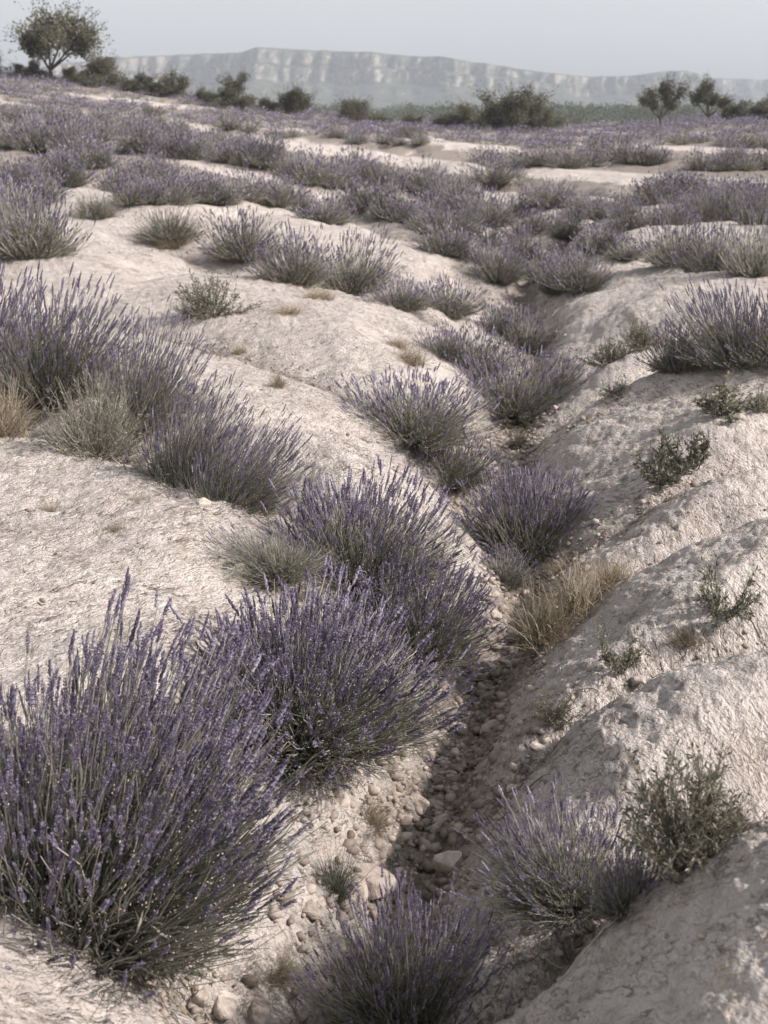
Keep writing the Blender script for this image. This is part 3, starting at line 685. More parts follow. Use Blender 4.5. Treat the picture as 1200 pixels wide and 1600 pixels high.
NEAR = [  # u, v, w, h, lean, kind, label
 (985, 1430, 150, 130, -.1, 'lavender', 'small dusky lavender between the foreground crease lavender and the large grey green shrub'),
 (-40, 640, 230, 200, .15, 'lavender', 'lavender bush at the left edge, cut by the frame, above the tan dry grass'),
 (425, 930, 200, 110, -.15, 'green', 'low twiggy green bush with few flowers, tucked beside the left hump edge'),
 (785, 920, 105, 75, .1, 'lavender', 'small low lavender sprig in shade in front of the round gully ball'),
 (705, 778, 165, 100, .05, 'lavender', 'small lavender bush with pale tall stalks where the gully narrows'),
 (640, 708, 250, 122, .05, 'lavender', 'wide lavender bush on the left gully side with open spikes against pale rock'),
 (795, 668, 200, 118, .0, 'lavender', 'dark lavender bush in mid gully with dry stalks at its foot'),
 (865, 622, 80, 70, .15, 'lavender', 'little lavender bush on the right of the mid gully beside the rock toe'),
 (735, 590, 150, 90, .05, 'lavender', 'lavender bush left in the gully next to the brown dry grass patch'),
 (690, 560, 90, 60, .0, 'lavender', 'purple lavender tuft at the upper left of the brown grass patch'),
 (815, 548, 110, 85, .05, 'lavender', 'rounded lavender bush in the gully below the smooth far right hump'),
 (775, 525, 70, 55, .0, 'lavender', 'small dim lavender tuft left of the rounded gully bush'),
 (1150, 580, 190, 150, -.15, 'lavender', 'tall dark lavender bush at the right edge with upright spikes'),
 (1060, 590, 110, 90, -.1, 'lavender', 'smaller lavender bush beside the tall dark one at the right edge'),
 (1255, 590, 190, 165, -.1, 'lavender', 'lavender bush half outside the right edge of the view'),
 (380, 420, 130, 88, .05, 'lavender', 'left bush of the lavender row above the long bare rock, green at its foot'),
 (458, 446, 140, 95, .1, 'lavender', 'middle bush of the lavender row above the long bare rock'),
 (548, 462, 125, 100, .25, 'lavender', 'right bush of the lavender row above the long bare rock, spikes leaning right'),
 (265, 385, 122, 68, .0, 'green', 'grey green bush without flowers left of the lavender row'),
 (625, 485, 105, 62, .1, 'lavender', 'airy lavender bush on pale rock with many thin spikes, left of the gully'),
 (700, 495, 120, 68, .1, 'lavender', 'airy lavender bush reaching down to the gully edge'),
 (50, 405, 165, 135, .05, 'lavender', 'large grey green lavender bush at the left edge above the band'),
 (-30, 400, 120, 120, 0, 'lavender', 'lavender bush mostly outside the left edge behind the large grey green one'),
 (150, 345, 80, 50, .0, 'green', 'small green bush with tan foot beside the gravel strip on the left'),
 (780, 447, 95, 78, .05, 'lavender', 'green and purple bush at the gully bend above the smooth right hump'),
 (815, 410, 80, 62, 0, 'lavender', 'dark lavender bush right behind the gully bend'),
 (700, 378, 115, 55, .05, 'lavender', 'lavender bush on top of the rounded rock left of the gully bend'),
 (765, 355, 95, 58, 0, 'lavender', 'lavender bush in the upper gully beside a small tan ledge'),
 (905, 460, 105, 80, 0, 'faded', 'lavender bush with pale faded spikes on the left shoulder of the smooth hump'),
 (868, 468, 70, 60, 0, 'lavender', 'dark low lavender at the gully side of the pale faded bush'),
 (880, 388, 85, 50, 0, 'lavender', 'dark lavender clump behind the pale faded bush'),
 (975, 408, 75, 42, 0, 'lavender', 'small lavender clump between the faded bush and the broad right bush'),
 (1060, 420, 125, 85, .0, 'lavender', 'left bush of the trio growing on the crest of the smooth right hump'),
 (1118, 424, 125, 92, .0, 'lavender', 'middle bush of the trio cresting the smooth right hump, dark hollow below'),
 (1180, 434, 120, 98, .0, 'faded', 'right bush of the trio on the crest, pale lilac spikes'),
 (985, 362, 90, 58, 0, 'lavender', 'dark purple bush at the left end of the right hand lavender strip'),
 (1052, 352, 90, 55, 0, 'lavender', 'second bush from the left in the right hand lavender strip'),
 (1095, 346, 80, 60, 0, 'lavender', 'third bush from the left in the right hand lavender strip'),
 (1141, 347, 90, 66, 0, 'lavender', 'fourth bush from the left in the right hand lavender strip, tall spikes'),
 (1185, 352, 80, 66, 0, 'lavender', 'last bush of the right hand lavender strip at the frame edge'),
 (770, 298, 120, 46, 0, 'lavender', 'wide lavender cushion across the upper gully'),
 (860, 328, 95, 48, 0, 'lavender', 'lavender cushion right of the upper gully with green stalks'),
 (812, 340, 60, 42, 0, 'lavender', 'narrow lavender tuft between the two upper gully cushions'),
]
pn = place(NEAR, True)
for k, ((x, y, z, w, h, dep), it) in enumerate(zip(pn, NEAR)):
    px = it[2]; lod = 0 if px > 185 else (1 if px > 75 else 2)
    rz = random.uniform(-.3, .3) if abs(it[4]) > .12 else random.uniform(0, 6.28)
    lean = round(abs(it[4]) * 5) / 5 if abs(it[4]) > .12 else 0.0
    if it[4] < -.12: rz += math.pi
    o = put_bush('lavender_bush', lod, k % (5 if lod else 2), (x, y, z), w * 1.28, h * 1.10, rz, lean, it[5])
    tag(o, it[6], 'lavender bush', GL)

# ------------------------------------------------------------------ rows of lavender in the middle distance
ROWS = [  # (bushes (u, v)), w, h, label shared by the row, group
 ([(60, 238), (90, 240), (147, 264), (118, 250), (30, 232)], 66, 46, 'hazy lavender bushes clumped on the far left slope', 'lavender clump on the far left slope'),
 ([(75, 288), (102, 292), (10, 300), (40, 305), (20, 335), (70, 318)], 64, 48, 'lavender bushes in the thicket at the left edge', 'lavender thicket at the left edge'),
 ([(185, 300), (200, 322), (240, 323), (290, 320), (325, 318), (255, 300), (222, 296)], 62, 44, 'lavender row behind the flowerless grey green bush', 'lavender row behind the grey green bush'),
 ([(215, 238), (238, 243), (268, 247), (295, 250), (312, 247)], 50, 36, 'short lavender row under the upper left rock strip', 'short far lavender row at left'),
 ([(355, 254), (378, 259), (402, 262), (425, 267), (460, 281), (487, 291), (513, 301)], 52, 42, 'lavender row descending the middle rock rib', 'lavender row on the middle rock rib'),
 ([(553, 281), (573, 285), (596, 289), (625, 298), (665, 305), (692, 314)], 50, 37, 'lavender row falling to the upper gully', 'lavender row above the upper gully'),
 ([(310, 310), (342, 313), (385, 314), (433, 325), (467, 335), (500, 349), (410, 318)], 58, 47, 'lavender row just above the leaning row', 'lavender row above the leaning row'),
 ([(552, 333), (580, 335), (605, 345), (635, 349), (660, 360), (684, 373)], 52, 42, 'spaced lavender row on the rounded centre rock', 'spaced lavender row on the rounded rock'),
 ([(800, 264), (840, 258), (760, 262)], 58, 26, 'dim lavender mounds behind the upper gully cushions', 'dim mounds behind the upper gully'),
 ([(888, 264), (917, 261), (946, 252), (978, 255), (1013, 260)], 56, 34, 'dark lavender row topping the right bare slab', 'dark row above the right slab'),
 ([(1092, 267), (1127, 267), (1159, 267), (1187, 264)], 52, 31, 'lavender row above the slab at the right edge', 'row at the right edge above the slab'),
 ([(923, 339), (948, 339), (900, 345)], 52, 33, 'small lavender bushes below the right bare slab', 'small bushes at the foot of the right slab'),
 ([(1037, 308), (1070, 305), (1098, 306), (1140, 312), (1180, 316), (1015, 322), (1110, 322), (1160, 328)], 62, 34, 'dense lavender mass behind the right hand strip', 'dense lavender mass at right'),
 ([(665, 345), (725, 335), (835, 372), (760, 385), (690, 400), (745, 412), (930, 400), (840, 440)], 62, 42, 'lavender bushes filling the upper gully', 'lavender filling the upper gully'),
]
ORD = ['first', 'second', 'third', 'fourth', 'fifth', 'sixth', 'seventh', 'eighth', 'ninth', 'tenth', 'eleventh', 'twelfth', 'thirteenth', 'fourteenth', 'fifteenth', 'sixteenth']
k = 0
for pts, w0, h0, lab, grp in ROWS:
    pts = sorted(pts + [(u + random.uniform(14, 26), v + random.uniform(-6, 5)) for u, v in pts if random.random() < .5])
    its = [(u + random.uniform(-3, 3), v, w0 * random.uniform(.85, 1.25), h0 * random.uniform(.85, 1.2)) for u, v in pts]
    for j, (x, y, z, w, h, dep) in enumerate(place(its, True)):
        o = put_bush('lavender_bush', 2, k % 6, (x, y, z), w * 1.52, h * 1.22, random.uniform(0, 6.28), 0.0, 'lavender' if k % 7 else 'faded'); k += 1
        tag(o, ORD[j] + ' from the left of the ' + lab, 'lavender bush', grp)

# ------------------------------------------------------------------ far field: the nearest as plants, the rest as one mass
rg = np.random.default_rng(77)
cx, cy = [], []
yv = 20.0
while yv < 128:
    st = .95 + yv * .0016
    xr = np.arange(-.42 * yv, .42 * yv, st); cx.append(xr + rg.uniform(-.4, .4, len(xr)) * st); cy.append(np.full(len(xr), yv) + rg.uniform(-.4, .4, len(xr)) * st); yv += st
cx = np.concatenate(cx); cy = np.concatenate(cy)
cz, cc = land(cx, cy, False); u, v, dep = project(cx, cy, cz)
dens = .72 + 1.0 * perlin((cx + .45 * cy) / 15, (cy - .35 * cx) / 6.5, 73) + .4 * cc - 1.6 * np.clip(bare(u, v) * 2, 0, 1)
dens = dens - .02 + .12 * sstep(40, 75, cy)
keep = (rg.uniform(size=len(cx)) < dens) & ~((v > 232) & (u > -30) & (u < 1230)) & (dep > 14)
cx, cy, cz, u, v, dep = (a[keep] for a in (cx, cy, cz, u, v, dep))
wv = rg.uniform(.8, 1.4, len(cx))
inv = (u > -15) & (u < 1215)
order = np.argsort(np.where(inv, dep, dep + 500)); 
REG = [(-1e9, 250, 'lavender tuft low on the far slope under the olive tree', 'far lavender under the olive tree'),
       (250, 520, 'lavender tuft on the far slope below the row of dark bushes', 'far lavender below the dark bushes'),
       (520, 760, 'lavender tuft on the far flat left of the twin trees', 'far lavender left of the twin trees'),
       (760, 980, 'lavender tuft on the far flat in front of the twin trees', 'far lavender before the twin trees'),
       (980, 1e9, 'lavender tuft on the far rise below the right hand trees', 'far lavender below the right trees')]
n_ind = 140
for j in order[:n_ind]:
    o = put_bush('lavender_bush', 3, int(rg.integers(0, 3)), (cx[j], cy[j], cz[j] - .02), wv[j], wv[j] * rg.uniform(.42, .6), rg.uniform(0, 6.28), 0.0)
    r_ = next(q for q in REG if q[0] <= u[j] < q[1]); tag(o, r_[2], 'lavender bush', r_[3])
def far_mass(sel):
    st = Geo()
    for var in range(3):
        d = lavender_parts(40 + var, 3, n=48, fat=1.6, flowers=.85); q = d
        gs = Geo(); V, F = spindle(d['tip'] - d['dir'] * d['L'][:, None] * .4, d['dir'], d['L'] * 1.6, d['W'] * 1.3, 3, 3, d['rg'])
        lv = np.concatenate(d['leaf'].v); lf = np.concatenate([f for fs in d['leaf'].f.values() for f in fs])
        s = sel[var::3]; n = len(s); a = rg.uniform(0, 6.28, n); ca, sa = np.cos(a), np.sin(a); hs = wv[s] * rg.uniform(.36, .58, n)
        for (VV, FF, slot) in ((V, F, 1), (lv, lf, 0)):
            X = VV[None, :, 0] * ca[:, None] - VV[None, :, 1] * sa[:, None]; Y = VV[None, :, 0] * sa[:, None] + VV[None, :, 1] * ca[:, None]
            W = np.stack([X * wv[s][:, None] + cx[s][:, None], Y * wv[s][:, None] + cy[s][:, None], VV[None, :, 2] * hs[:, None] + cz[s][:, None] - .02], -1)
            st.add(W, (FF[None] + (np.arange(n) * len(VV))[:, None, None]).reshape(-1, FF.shape[1]), slot)
    return st.mesh('lavender_field', [M_LEAF, M_FLOWER], False)
link('lavender_field', far_mass(order[n_ind:]), kind='stuff')
print('far plants', len(order))

# ------------------------------------------------------------------ shrubs, dry bushes and grass tufts
def shrub_mesh(seed, n=26, twig=(.3, .55), leaf=24, ll=(.05, .09), lw=.022, spread=75, H=.7, lm=None, wm=None, k=5, rs=.006):
    rg = np.random.default_rng(seed); g = Geo(); lg = Geo()
    ph = rg.uniform(0, 6.28, n); th = np.radians(spread) * rg.uniform(0, 1, n) ** .7
    d = np.stack([np.sin(th) * np.cos(ph), np.sin(th) * np.sin(ph), np.cos(th)], -1)
    ell = 1 / np.sqrt((np.sin(th) / .5) ** 2 + (np.cos(th) / H) ** 2)
    L = ell * rg.uniform(.65, 1.05, n); A = np.zeros((n, 3)); A[:, :2] = rg.normal(0, .03, (n, 2)); A[:, 2] = -.02
    C = A + d * L[:, None]; B = A + (d * [1.2, 1.2, .8]) * (L * .5)[:, None] + rg.normal(0, .03, (n, 3))
    P = bez(A, B, C, k); V, F = tubes(P, np.linspace(1.4, .4, k)[None] * rs * rg.uniform(.7, 1.3, n)[:, None]); g.add(V, F)
    # side twigs
    m = n * 3; i = rg.integers(0, n, m); t = rg.uniform(.3, .85, m)
    Q = ((1 - t) ** 2)[:, None] * A[i] + (2 * t * (1 - t))[:, None] * B[i] + (t * t)[:, None] * C[i]
    E = Q + norm(d[i] + .7 * rg.normal(size=(m, 3)) + [0, 0, .3]) * (L[i] * rg.uniform(.15, .35, m))[:, None]
    V, F = tubes(bez(Q, (Q + E) / 2 + rg.normal(0, .01, (m, 3)), E, 3), np.linspace(.8, .35, 3)[None] * rs * np.ones((m, 1))); g.add(V, F)
    for (a, b_, c_, cnt) in ((A, B, C, leaf), (Q, (Q + E) / 2, E, max(2, leaf // 2))):
        nn = len(a); i = np.repeat(np.arange(nn), cnt); t = rg.uniform(.25 if a is A else .0, 1.0, nn * cnt)
        if cnt == 0: continue
        Pp = ((1 - t) ** 2)[:, None] * a[i] + (2 * t * (1 - t))[:, None] * b_[i] + (t * t)[:, None] * c_[i]
        T = norm(c_[i] - a[i]); V, F = leaves(Pp, norm(T + .75 * rg.normal(size=(len(i), 3))), rg.uniform(*ll, len(i)), lw * rg.uniform(.7, 1.3, len(i)), rg); lg.add(V, F)
    return g.mesh('twig', [wm or M_WOOD]), (lg.mesh('leaf', [lm or M_SHRUB], False) if lg.n else None)
def grass_mesh(seed, n=520, H=.6, spread=70, m_=None, curl=.25, rs=.0035):
    rg = np.random.default_rng(seed); g = Geo()
    ph = rg.uniform(0, 6.28, n); th = np.radians(spread) * rg.uniform(0, 1, n) ** .7
    d = np.stack([np.sin(th) * np.cos(ph), np.sin(th) * np.sin(ph), np.cos(th)], -1)
    ell = 1 / np.sqrt((np.sin(th) / .5) ** 2 + (np.cos(th) / H) ** 2); L = ell * rg.uniform(.4, 1.05, n)
    A = np.zeros((n, 3)); A[:, :2] = rg.normal(0, .10, (n, 2)); A[:, 2] = -.02
    C = A + d * L[:, None] + rg.normal(0, curl * .25, (n, 3)); B = A + (d * [.7, .7, 1.1]) * (L * .6)[:, None] + rg.normal(0, curl * .12, (n, 3))
    V, F = tubes(bez(A, B, C, 5), np.linspace(1.2, .3, 5)[None] * rs * rg.uniform(.6, 1.4, n)[:, None]); g.add(V, F)
    return g.mesh('blade', [m_ or M_DRY])
SH = {'leafy': [shrub_mesh(700 + i, 22, leaf=26, ll=(.05, .09), lw=.026) for i in range(2)],
      'fine': [shrub_mesh(710 + i, 60, leaf=22, ll=(.03, .06), lw=.010, rs=.004, H=.62) for i in range(2)],
      'sprig': [shrub_mesh(720 + i, 12, leaf=34, ll=(.05, .08), lw=.022, spread=52, H=.8) for i in range(2)],
      'bushy': [shrub_mesh(725, 90, leaf=20, ll=(.035, .06), lw=.013, rs=.004, H=.75, spread=70)],
      'grey': [shrub_mesh(730 + i, 260, leaf=5, ll=(.02, .05), lw=.007, rs=.0028, H=.72, spread=80, lm=M_GREY, wm=M_GREY) for i in range(1)]}
GR = {'dry': [grass_mesh(740 + i) for i in range(2)], 'pale': [grass_mesh(750, 130, .8, 50, M_GREY, .15)], 'brown': [grass_mesh(755, 520, .45, 85, M_DRY, .5)],
      'green': [grass_mesh(760, 500, .7, 60, M_LEAF, .3)]}
PLANTS = [  # u, v, w, h, kind, name, label, category
 (335, 500, 118, 78, 'fine', 'shrub', 'green grey shrub standing alone on the bare left rock, casting a shadow', 'shrub'),
 (150, 722, 200, 165, 'grey', 'dry_bush', 'dry ash grey twiggy bush in front of the left lavender band', 'dry bush'),
 (280, 752, 85, 80, 'pale', 'grass_tuft', 'pale wispy grass clump between the grey bush and the leaning lavender', 'grass tuft'),
 (5, 690, 140, 130, 'dry', 'grass_tuft', 'tan dry grass clump at the left edge beside the grey bush', 'grass tuft'),
 (1030, 775, 100, 75, 'leafy', 'shrub', 'leafy grey green shrub sprawling on the right hump, left half of the pair', 'shrub'),
 (1082, 758, 95, 82, 'sprig', 'shrub', 'upright leafy sprigs with a pale bent stalk, right of the pair on the hump', 'shrub'),
 (1130, 655, 105, 58, 'leafy', 'shrub', 'grey green leafy shrub on the rock ledge near the right edge', 'shrub'),
 (1185, 655, 60, 45, 'fine', 'shrub', 'dusty grey shrub fading out at the right edge of the ledge', 'shrub'),
 (962, 1068, 85, 72, 'sprig', 'shrub', 'yellowish green tuft on the right hump next to a grey stone', 'shrub'),
 (868, 1145, 90, 55, 'fine', 'shrub', 'small dark green tuft in the cleft between two right humps', 'shrub'),
 (1128, 1010, 105, 95, 'sprig', 'shrub', 'open thin sprigs rising from the right hump near the frame edge', 'shrub'),
 (1070, 1020, 90, 45, 'dry', 'grass_tuft', 'matted dry grass trailing left of the thin sprigs', 'grass tuft'),
 (1070, 1375, 215, 185, 'bushy', 'shrub', 'large grey green shrub with upright tips in the right foreground crease', 'shrub'),
 (1120, 1325, 170, 110, 'dry', 'grass_tuft', 'bleached dry grass at the right foot of the large foreground shrub', 'grass tuft'),
 (950, 572, 82, 55, 'fine', 'shrub', 'green shrub with pale tips on the right slope, left of two', 'shrub'),
 (1003, 548, 75, 52, 'fine', 'shrub', 'green shrub on the right slope touching the purple lavender, right of two', 'shrub'),
 (965, 625, 70, 28, 'fine', 'shrub', 'flat dark shrub in the hollow behind the right ledge', 'shrub'),
 (850, 1025, 170, 150, 'dry', 'grass_tuft', 'brown dry grass on the right gully bank, lower tuft with dark foot', 'grass tuft'),
 (905, 970, 170, 120, 'dry', 'grass_tuft', 'golden dry grass on the right gully bank below the hump edge, middle tuft', 'grass tuft'),
 (960, 920, 130, 75, 'dry', 'grass_tuft', 'thin dry grass at the top end of the right gully bank', 'grass tuft'),
 (435, 608, 42, 40, 'dry', 'grass_tuft', 'single small tan grass tuft on the left rock face', 'grass tuft'),
 (640, 575, 80, 50, 'brown', 'grass_tuft', 'rusty brown grass patch beside the mid gully lavender', 'grass tuft'),
 (620, 545, 55, 32, 'brown', 'grass_tuft', 'upper end of the rusty brown grass, by the left rock rim', 'grass tuft'),
 (218, 793, 58, 32, 'brown', 'grass_tuft', 'flat golden grass tuft on the pale left hump below the stones', 'grass tuft'),
 (180, 832, 46, 28, 'brown', 'grass_tuft', 'tiny tan grass tuft with a single dark stalk on the pale left hump', 'grass tuft'),
 (75, 795, 40, 24, 'brown', 'grass_tuft', 'faint brown tuft far left on the pale hump', 'grass tuft'),
 (452, 492, 75, 32, 'brown', 'grass_tuft', 'thin dark dry weed lying right of the lone green shrub', 'grass tuft'),
 (375, 555, 35, 22, 'dry', 'grass_tuft', 'sparse tan weed on the left rock face below the lone shrub', 'grass tuft'),
 (575, 1315, 120, 65, 'brown', 'grass_tuft', 'tangle of dry golden twigs under the dense dark lavender dome', 'grass tuft'),
 (525, 1425, 110, 90, 'green', 'grass_tuft', 'soft green grass clump left of the white boulder', 'grass tuft'),
 (800, 655, 40, 50, 'dry', 'grass_tuft', 'standing dry stalks at the foot of the dark mid gully lavender', 'grass tuft'),
 (812, 700, 45, 32, 'fine', 'shrub', 'small grey green plant at the rock toe in mid gully', 'shrub'),
 (430, 1540, 120, 60, 'brown', 'grass_tuft', 'dry straw under the right skirt of the largest lavender bush', 'grass tuft'),
 (1150, 1545, 90, 25, 'brown', 'grass_tuft', 'dark dry mat on the blurred bottom right rock', 'grass tuft'),
 (470, 945, 90, 35, 'brown', 'grass_tuft', 'dry rusty litter along the rim under the twiggy green bush', 'grass tuft'),
 (720, 1045, 70, 35, 'brown', 'grass_tuft', 'pale dry twigs under the bush leaning over the gully stones', 'grass tuft'),
 (880, 895, 80, 30, 'brown', 'grass_tuft', 'straw coloured twigs right of the round gully ball', 'grass tuft'),
 (405, 805, 90, 35, 'brown', 'grass_tuft', 'straw under the far leaning lavender of the left band', 'grass tuft'),
 (430, 440, 90, 22, 'brown', 'grass_tuft', 'tan grass fringe under the middle of the leaning row', 'grass tuft'),
 (500, 468, 80, 24, 'brown', 'grass_tuft', 'tan grass fringe under the right end of the leaning row', 'grass tuft'),
 (270, 392, 90, 22, 'brown', 'grass_tuft', 'tan grass fringe below the flowerless grey green bush', 'grass tuft'),
 (240, 182, 50, 20, 'fine', 'shrub', 'dark low shrub on the far slope above the pale rock strip', 'shrub'),
 (640, 216, 55, 22, 'fine', 'shrub', 'dark low shrub on the far centre rock strip', 'shrub'),
]
pp = place(PLANTS)
for k, ((x, y, z, w, h, dep), it) in enumerate(zip(pp, PLANTS)):
    sc_ = 1.22 if it[7] == 'shrub' else 1.0
    o = empty(it[5], (x, y, z), random.uniform(0, 6.28), (w * sc_, w * sc_, h * sc_ / .66)); tag(o, it[6], it[7])
    if it[4] in SH:
        a, b_ = SH[it[4]][k % len(SH[it[4]])]
        link('twig', a, o, 'stuff')
        if b_: link('leaf', b_, o, 'stuff')
    else: link('blade', GR[it[4]][k % len(GR[it[4]])], o, 'stuff')

# ------------------------------------------------------------------ trees at the edge of the field
def tree(spec):
    u0, dist, zoff, w, h, kind, seed, label = spec
    rg = np.random.default_rng(seed)
    x = dist * (u0 - 600) / 2310; y = dist; z = float(land(np.array([x]), np.array([y]), False)[0][0])
    root = empty('olive_tree' if kind == 'open' else 'tree', (x, y, z - .05)); tag(root, label, 'tree')
    tg = Geo(); cg = Geo()
    th_ = h * (.24 if kind == 'open' else .22); fork = np.array([rg.normal(0, .03) * w, 0, th_ * (.85 if kind == 'open' else .62)])
    tr = np.array([[[0, 0, -.1], fork * [.5, 1, .5] , fork]]); V, F = tubes(tr, np.array([[.050, .038, .036]]) * h * (1 if kind == 'open' else .8), 8); tg.add(V, F)
    nb = 7 if kind == 'open' else 9
    tips = []
    for i in range(nb):
        a = i * 6.28 / nb + rg.normal(0, .3); e = rg.uniform(.55, 1.35) if kind == 'open' else rg.uniform(.1, 1.35)
        L = (w * .5 * math.cos(e) + (h - th_) * math.sin(e)) * (rg.uniform(.55, 1.0) if kind == 'open' else rg.uniform(.62, .85))
        d = np.array([math.cos(a) * math.cos(e), math.sin(a) * math.cos(e), math.sin(e)])
        E = fork + d * L; M_ = fork + d * L * .5 + np.array([0, 0, -.06 * L]) + rg.normal(0, .04 * L, 3)
        V, F = tubes(bez(fork[None], M_[None], E[None], 6), np.linspace(.026, .007, 6)[None] * h, 6); tg.add(V, F)
        for q in range(5):
            t = rg.uniform(.62 if kind == 'open' else .45, 1.0); Q = (1 - t) ** 2 * fork + 2 * t * (1 - t) * M_ + t * t * E
            E2 = Q + norm(d + .8 * rg.normal(size=3) + [0, 0, .6 if kind == 'open' else .25]) * L * rg.uniform(.18, .42)
            V, F = tubes(bez(Q[None], ((Q + E2) / 2)[None], E2[None], 4), np.linspace(.010, .004, 4)[None] * h, 4); tg.add(V, F); tips.append(E2); 
            tips.append(Q + (E2 - Q) * .5)
    T = np.array(tips)
    if kind != 'open':
        lo = np.stack([rg.normal(0, .26, 22) * w, rg.normal(0, .26, 22) * w, rg.uniform(.12, .45, 22) * h], -1); T = np.concatenate([T, lo])
    m = len(T); s = rg.uniform(.05, .115, m) * w if kind == 'open' else rg.uniform(.06, .15, m) * w
    V, F = clump_cloud(rg, T, np.stack([s * 1.15, s * 1.15, s * .85], -1), 110, w * .034); cg.add(V, F)
    # ragged sprays at the outside
    n = 260; i = rg.integers(0, m, n); d = norm(T[i] - [0, 0, h * .45] + .3 * w * rg.normal(size=(n, 3)) * .4)
    for stp in range(7):
        V, F = leaves(T[i] + d * (s[i] * (.6 + .36 * stp))[:, None], norm(d + .6 * rg.normal(size=(n, 3))), w * .034, w * .017, rg); cg.add(V, F)
    link('trunk', tg.mesh('trunk', [M_BARK]), root); link('crown', cg.mesh('crown', [M_TREE], False), root)
def tm(u0, v0, wpx, hpx, kind, seed, label):
    x, y, ok = hit([u0], [v0]); d_ = float(y[0]) if ok[0] and y[0] < 112 else 106.0
    if kind == 'open' and v0 == 112: wpx, hpx = wpx * 1.0, hpx * .92
    return (u0, d_, 0, 1.02 * wpx * d_ / FPX, .90 * hpx * d_ / FPX, kind, seed, label)
TREES = [
 tm(85, 112, 138, 94, 'open', 801, 'spreading olive tree with a forked dark trunk, tallest on the left skyline'),
 tm(50, 108, 50, 26, 'round', 802, 'low dark bush tree behind the left foot of the spreading olive'),
 tm(112, 110, 34, 22, 'round', 803, 'small dark bush tree behind the right foot of the spreading olive'),
 tm(-8, 106, 40, 36, 'round', 804, 'bush tree cut by the left edge of the view'),
 tm(158, 121, 66, 42, 'round', 805, 'wide bushy tree just right of the spreading olive'),
 tm(215, 131, 48, 24, 'round', 806, 'low round bush on the slope, between the wide bush and a taller one'),
 tm(268, 134, 52, 36, 'round', 807, 'round dark bush with pale crown, third from the spreading olive'),
 tm(318, 139, 42, 22, 'round', 808, 'low dim bush before the cliffs, left of the upright bush tree'),
 tm(367, 172, 56, 58, 'round', 809, 'upright bush tree in front of the cliffs on the left slope'),
 tm(457, 167, 56, 40, 'round', 810, 'rounded tree at the end of the left slope'),
 tm(415, 170, 34, 18, 'round', 811, 'small low bush left of the rounded tree at the end of the slope'),
 tm(552, 173, 52, 30, 'round', 812, 'dull bush on the field edge, left of centre'),
 tm(592, 178, 30, 22, 'round', 813, 'small round bush on the field edge near the centre'),
 tm(645, 180, 30, 20, 'round', 814, 'tiny round bush on the field edge right of the centre'),
 tm(703, 187, 46, 18, 'round', 815, 'flat shrub left of the twin trees'),
 tm(748, 186, 58, 52, 'round', 816, 'left and smaller of the twin trees'),
 tm(806, 199, 88, 68, 'round', 817, 'large bushy right one of the twin trees'),
 tm(843, 197, 52, 46, 'round', 818, 'side bush joined to the right flank of the large twin tree'),
 tm(1033, 196, 66, 54, 'open', 819, 'small tree with a short trunk casting a long shadow to the left'),
 tm(1107, 178, 64, 56, 'open', 820, 'darker tree on the right skyline with a clear trunk'),
 tm(1150, 178, 40, 30, 'round', 821, 'round bush right of the skyline tree'),
 tm(1200, 178, 54, 46, 'round', 822, 'dark tree cut by the right edge of the view'),
]
for t_ in TREES: tree(t_)

# ------------------------------------------------------------------ loose stones
def stone_mesh(seed, sub=2):
    import bmesh
    bm = bmesh.new(); bmesh.ops.create_icosphere(bm, subdivisions=sub, radius=.5)
    rg = np.random.default_rng(seed); sc = np.array([1.0, rg.uniform(.65, .9), rg.uniform(.45, .7)])
    V = np.array([v.co[:] for v in bm.verts])
    for _ in range(11):                                   # flat broken faces
        n = sph_dir(rg, 1)[0]; c = rg.uniform(.24, .40); dd = V @ n; V = V - np.clip(dd - c, 0, None)[:, None] * n * .85
    V = V * (1 + .12 * perlin(V[:, 0] * 3 + V[:, 2], V[:, 1] * 3, seed)[:, None]) * sc
    F = np.array([[v.index for v in f.verts] for f in bm.faces]); bm.free()
    return V, F
SM = [stone_mesh(960 + i, 3) for i in range(6)]
SME = [mesh_np('stone', V, [F], [M_STONE], smooth=False) for V, F in SM]
def put_stone(x, y, s, label, group=None, flat=1.0, sink=.22):
    z = float(land(np.array([x]), np.array([y]))[0][0])
    k_ = random.randrange(6)
    o = link('stone', SME[k_]); o.location = (x, y, z + s * (.25 - sink)); o.scale = (s, s * random.uniform(.8, 1.1), s * flat)
    o.rotation_euler = (random.uniform(-.35, .35), random.uniform(-.35, .35), random.uniform(0, 6.28))
    tag(o, label, 'stone', group)
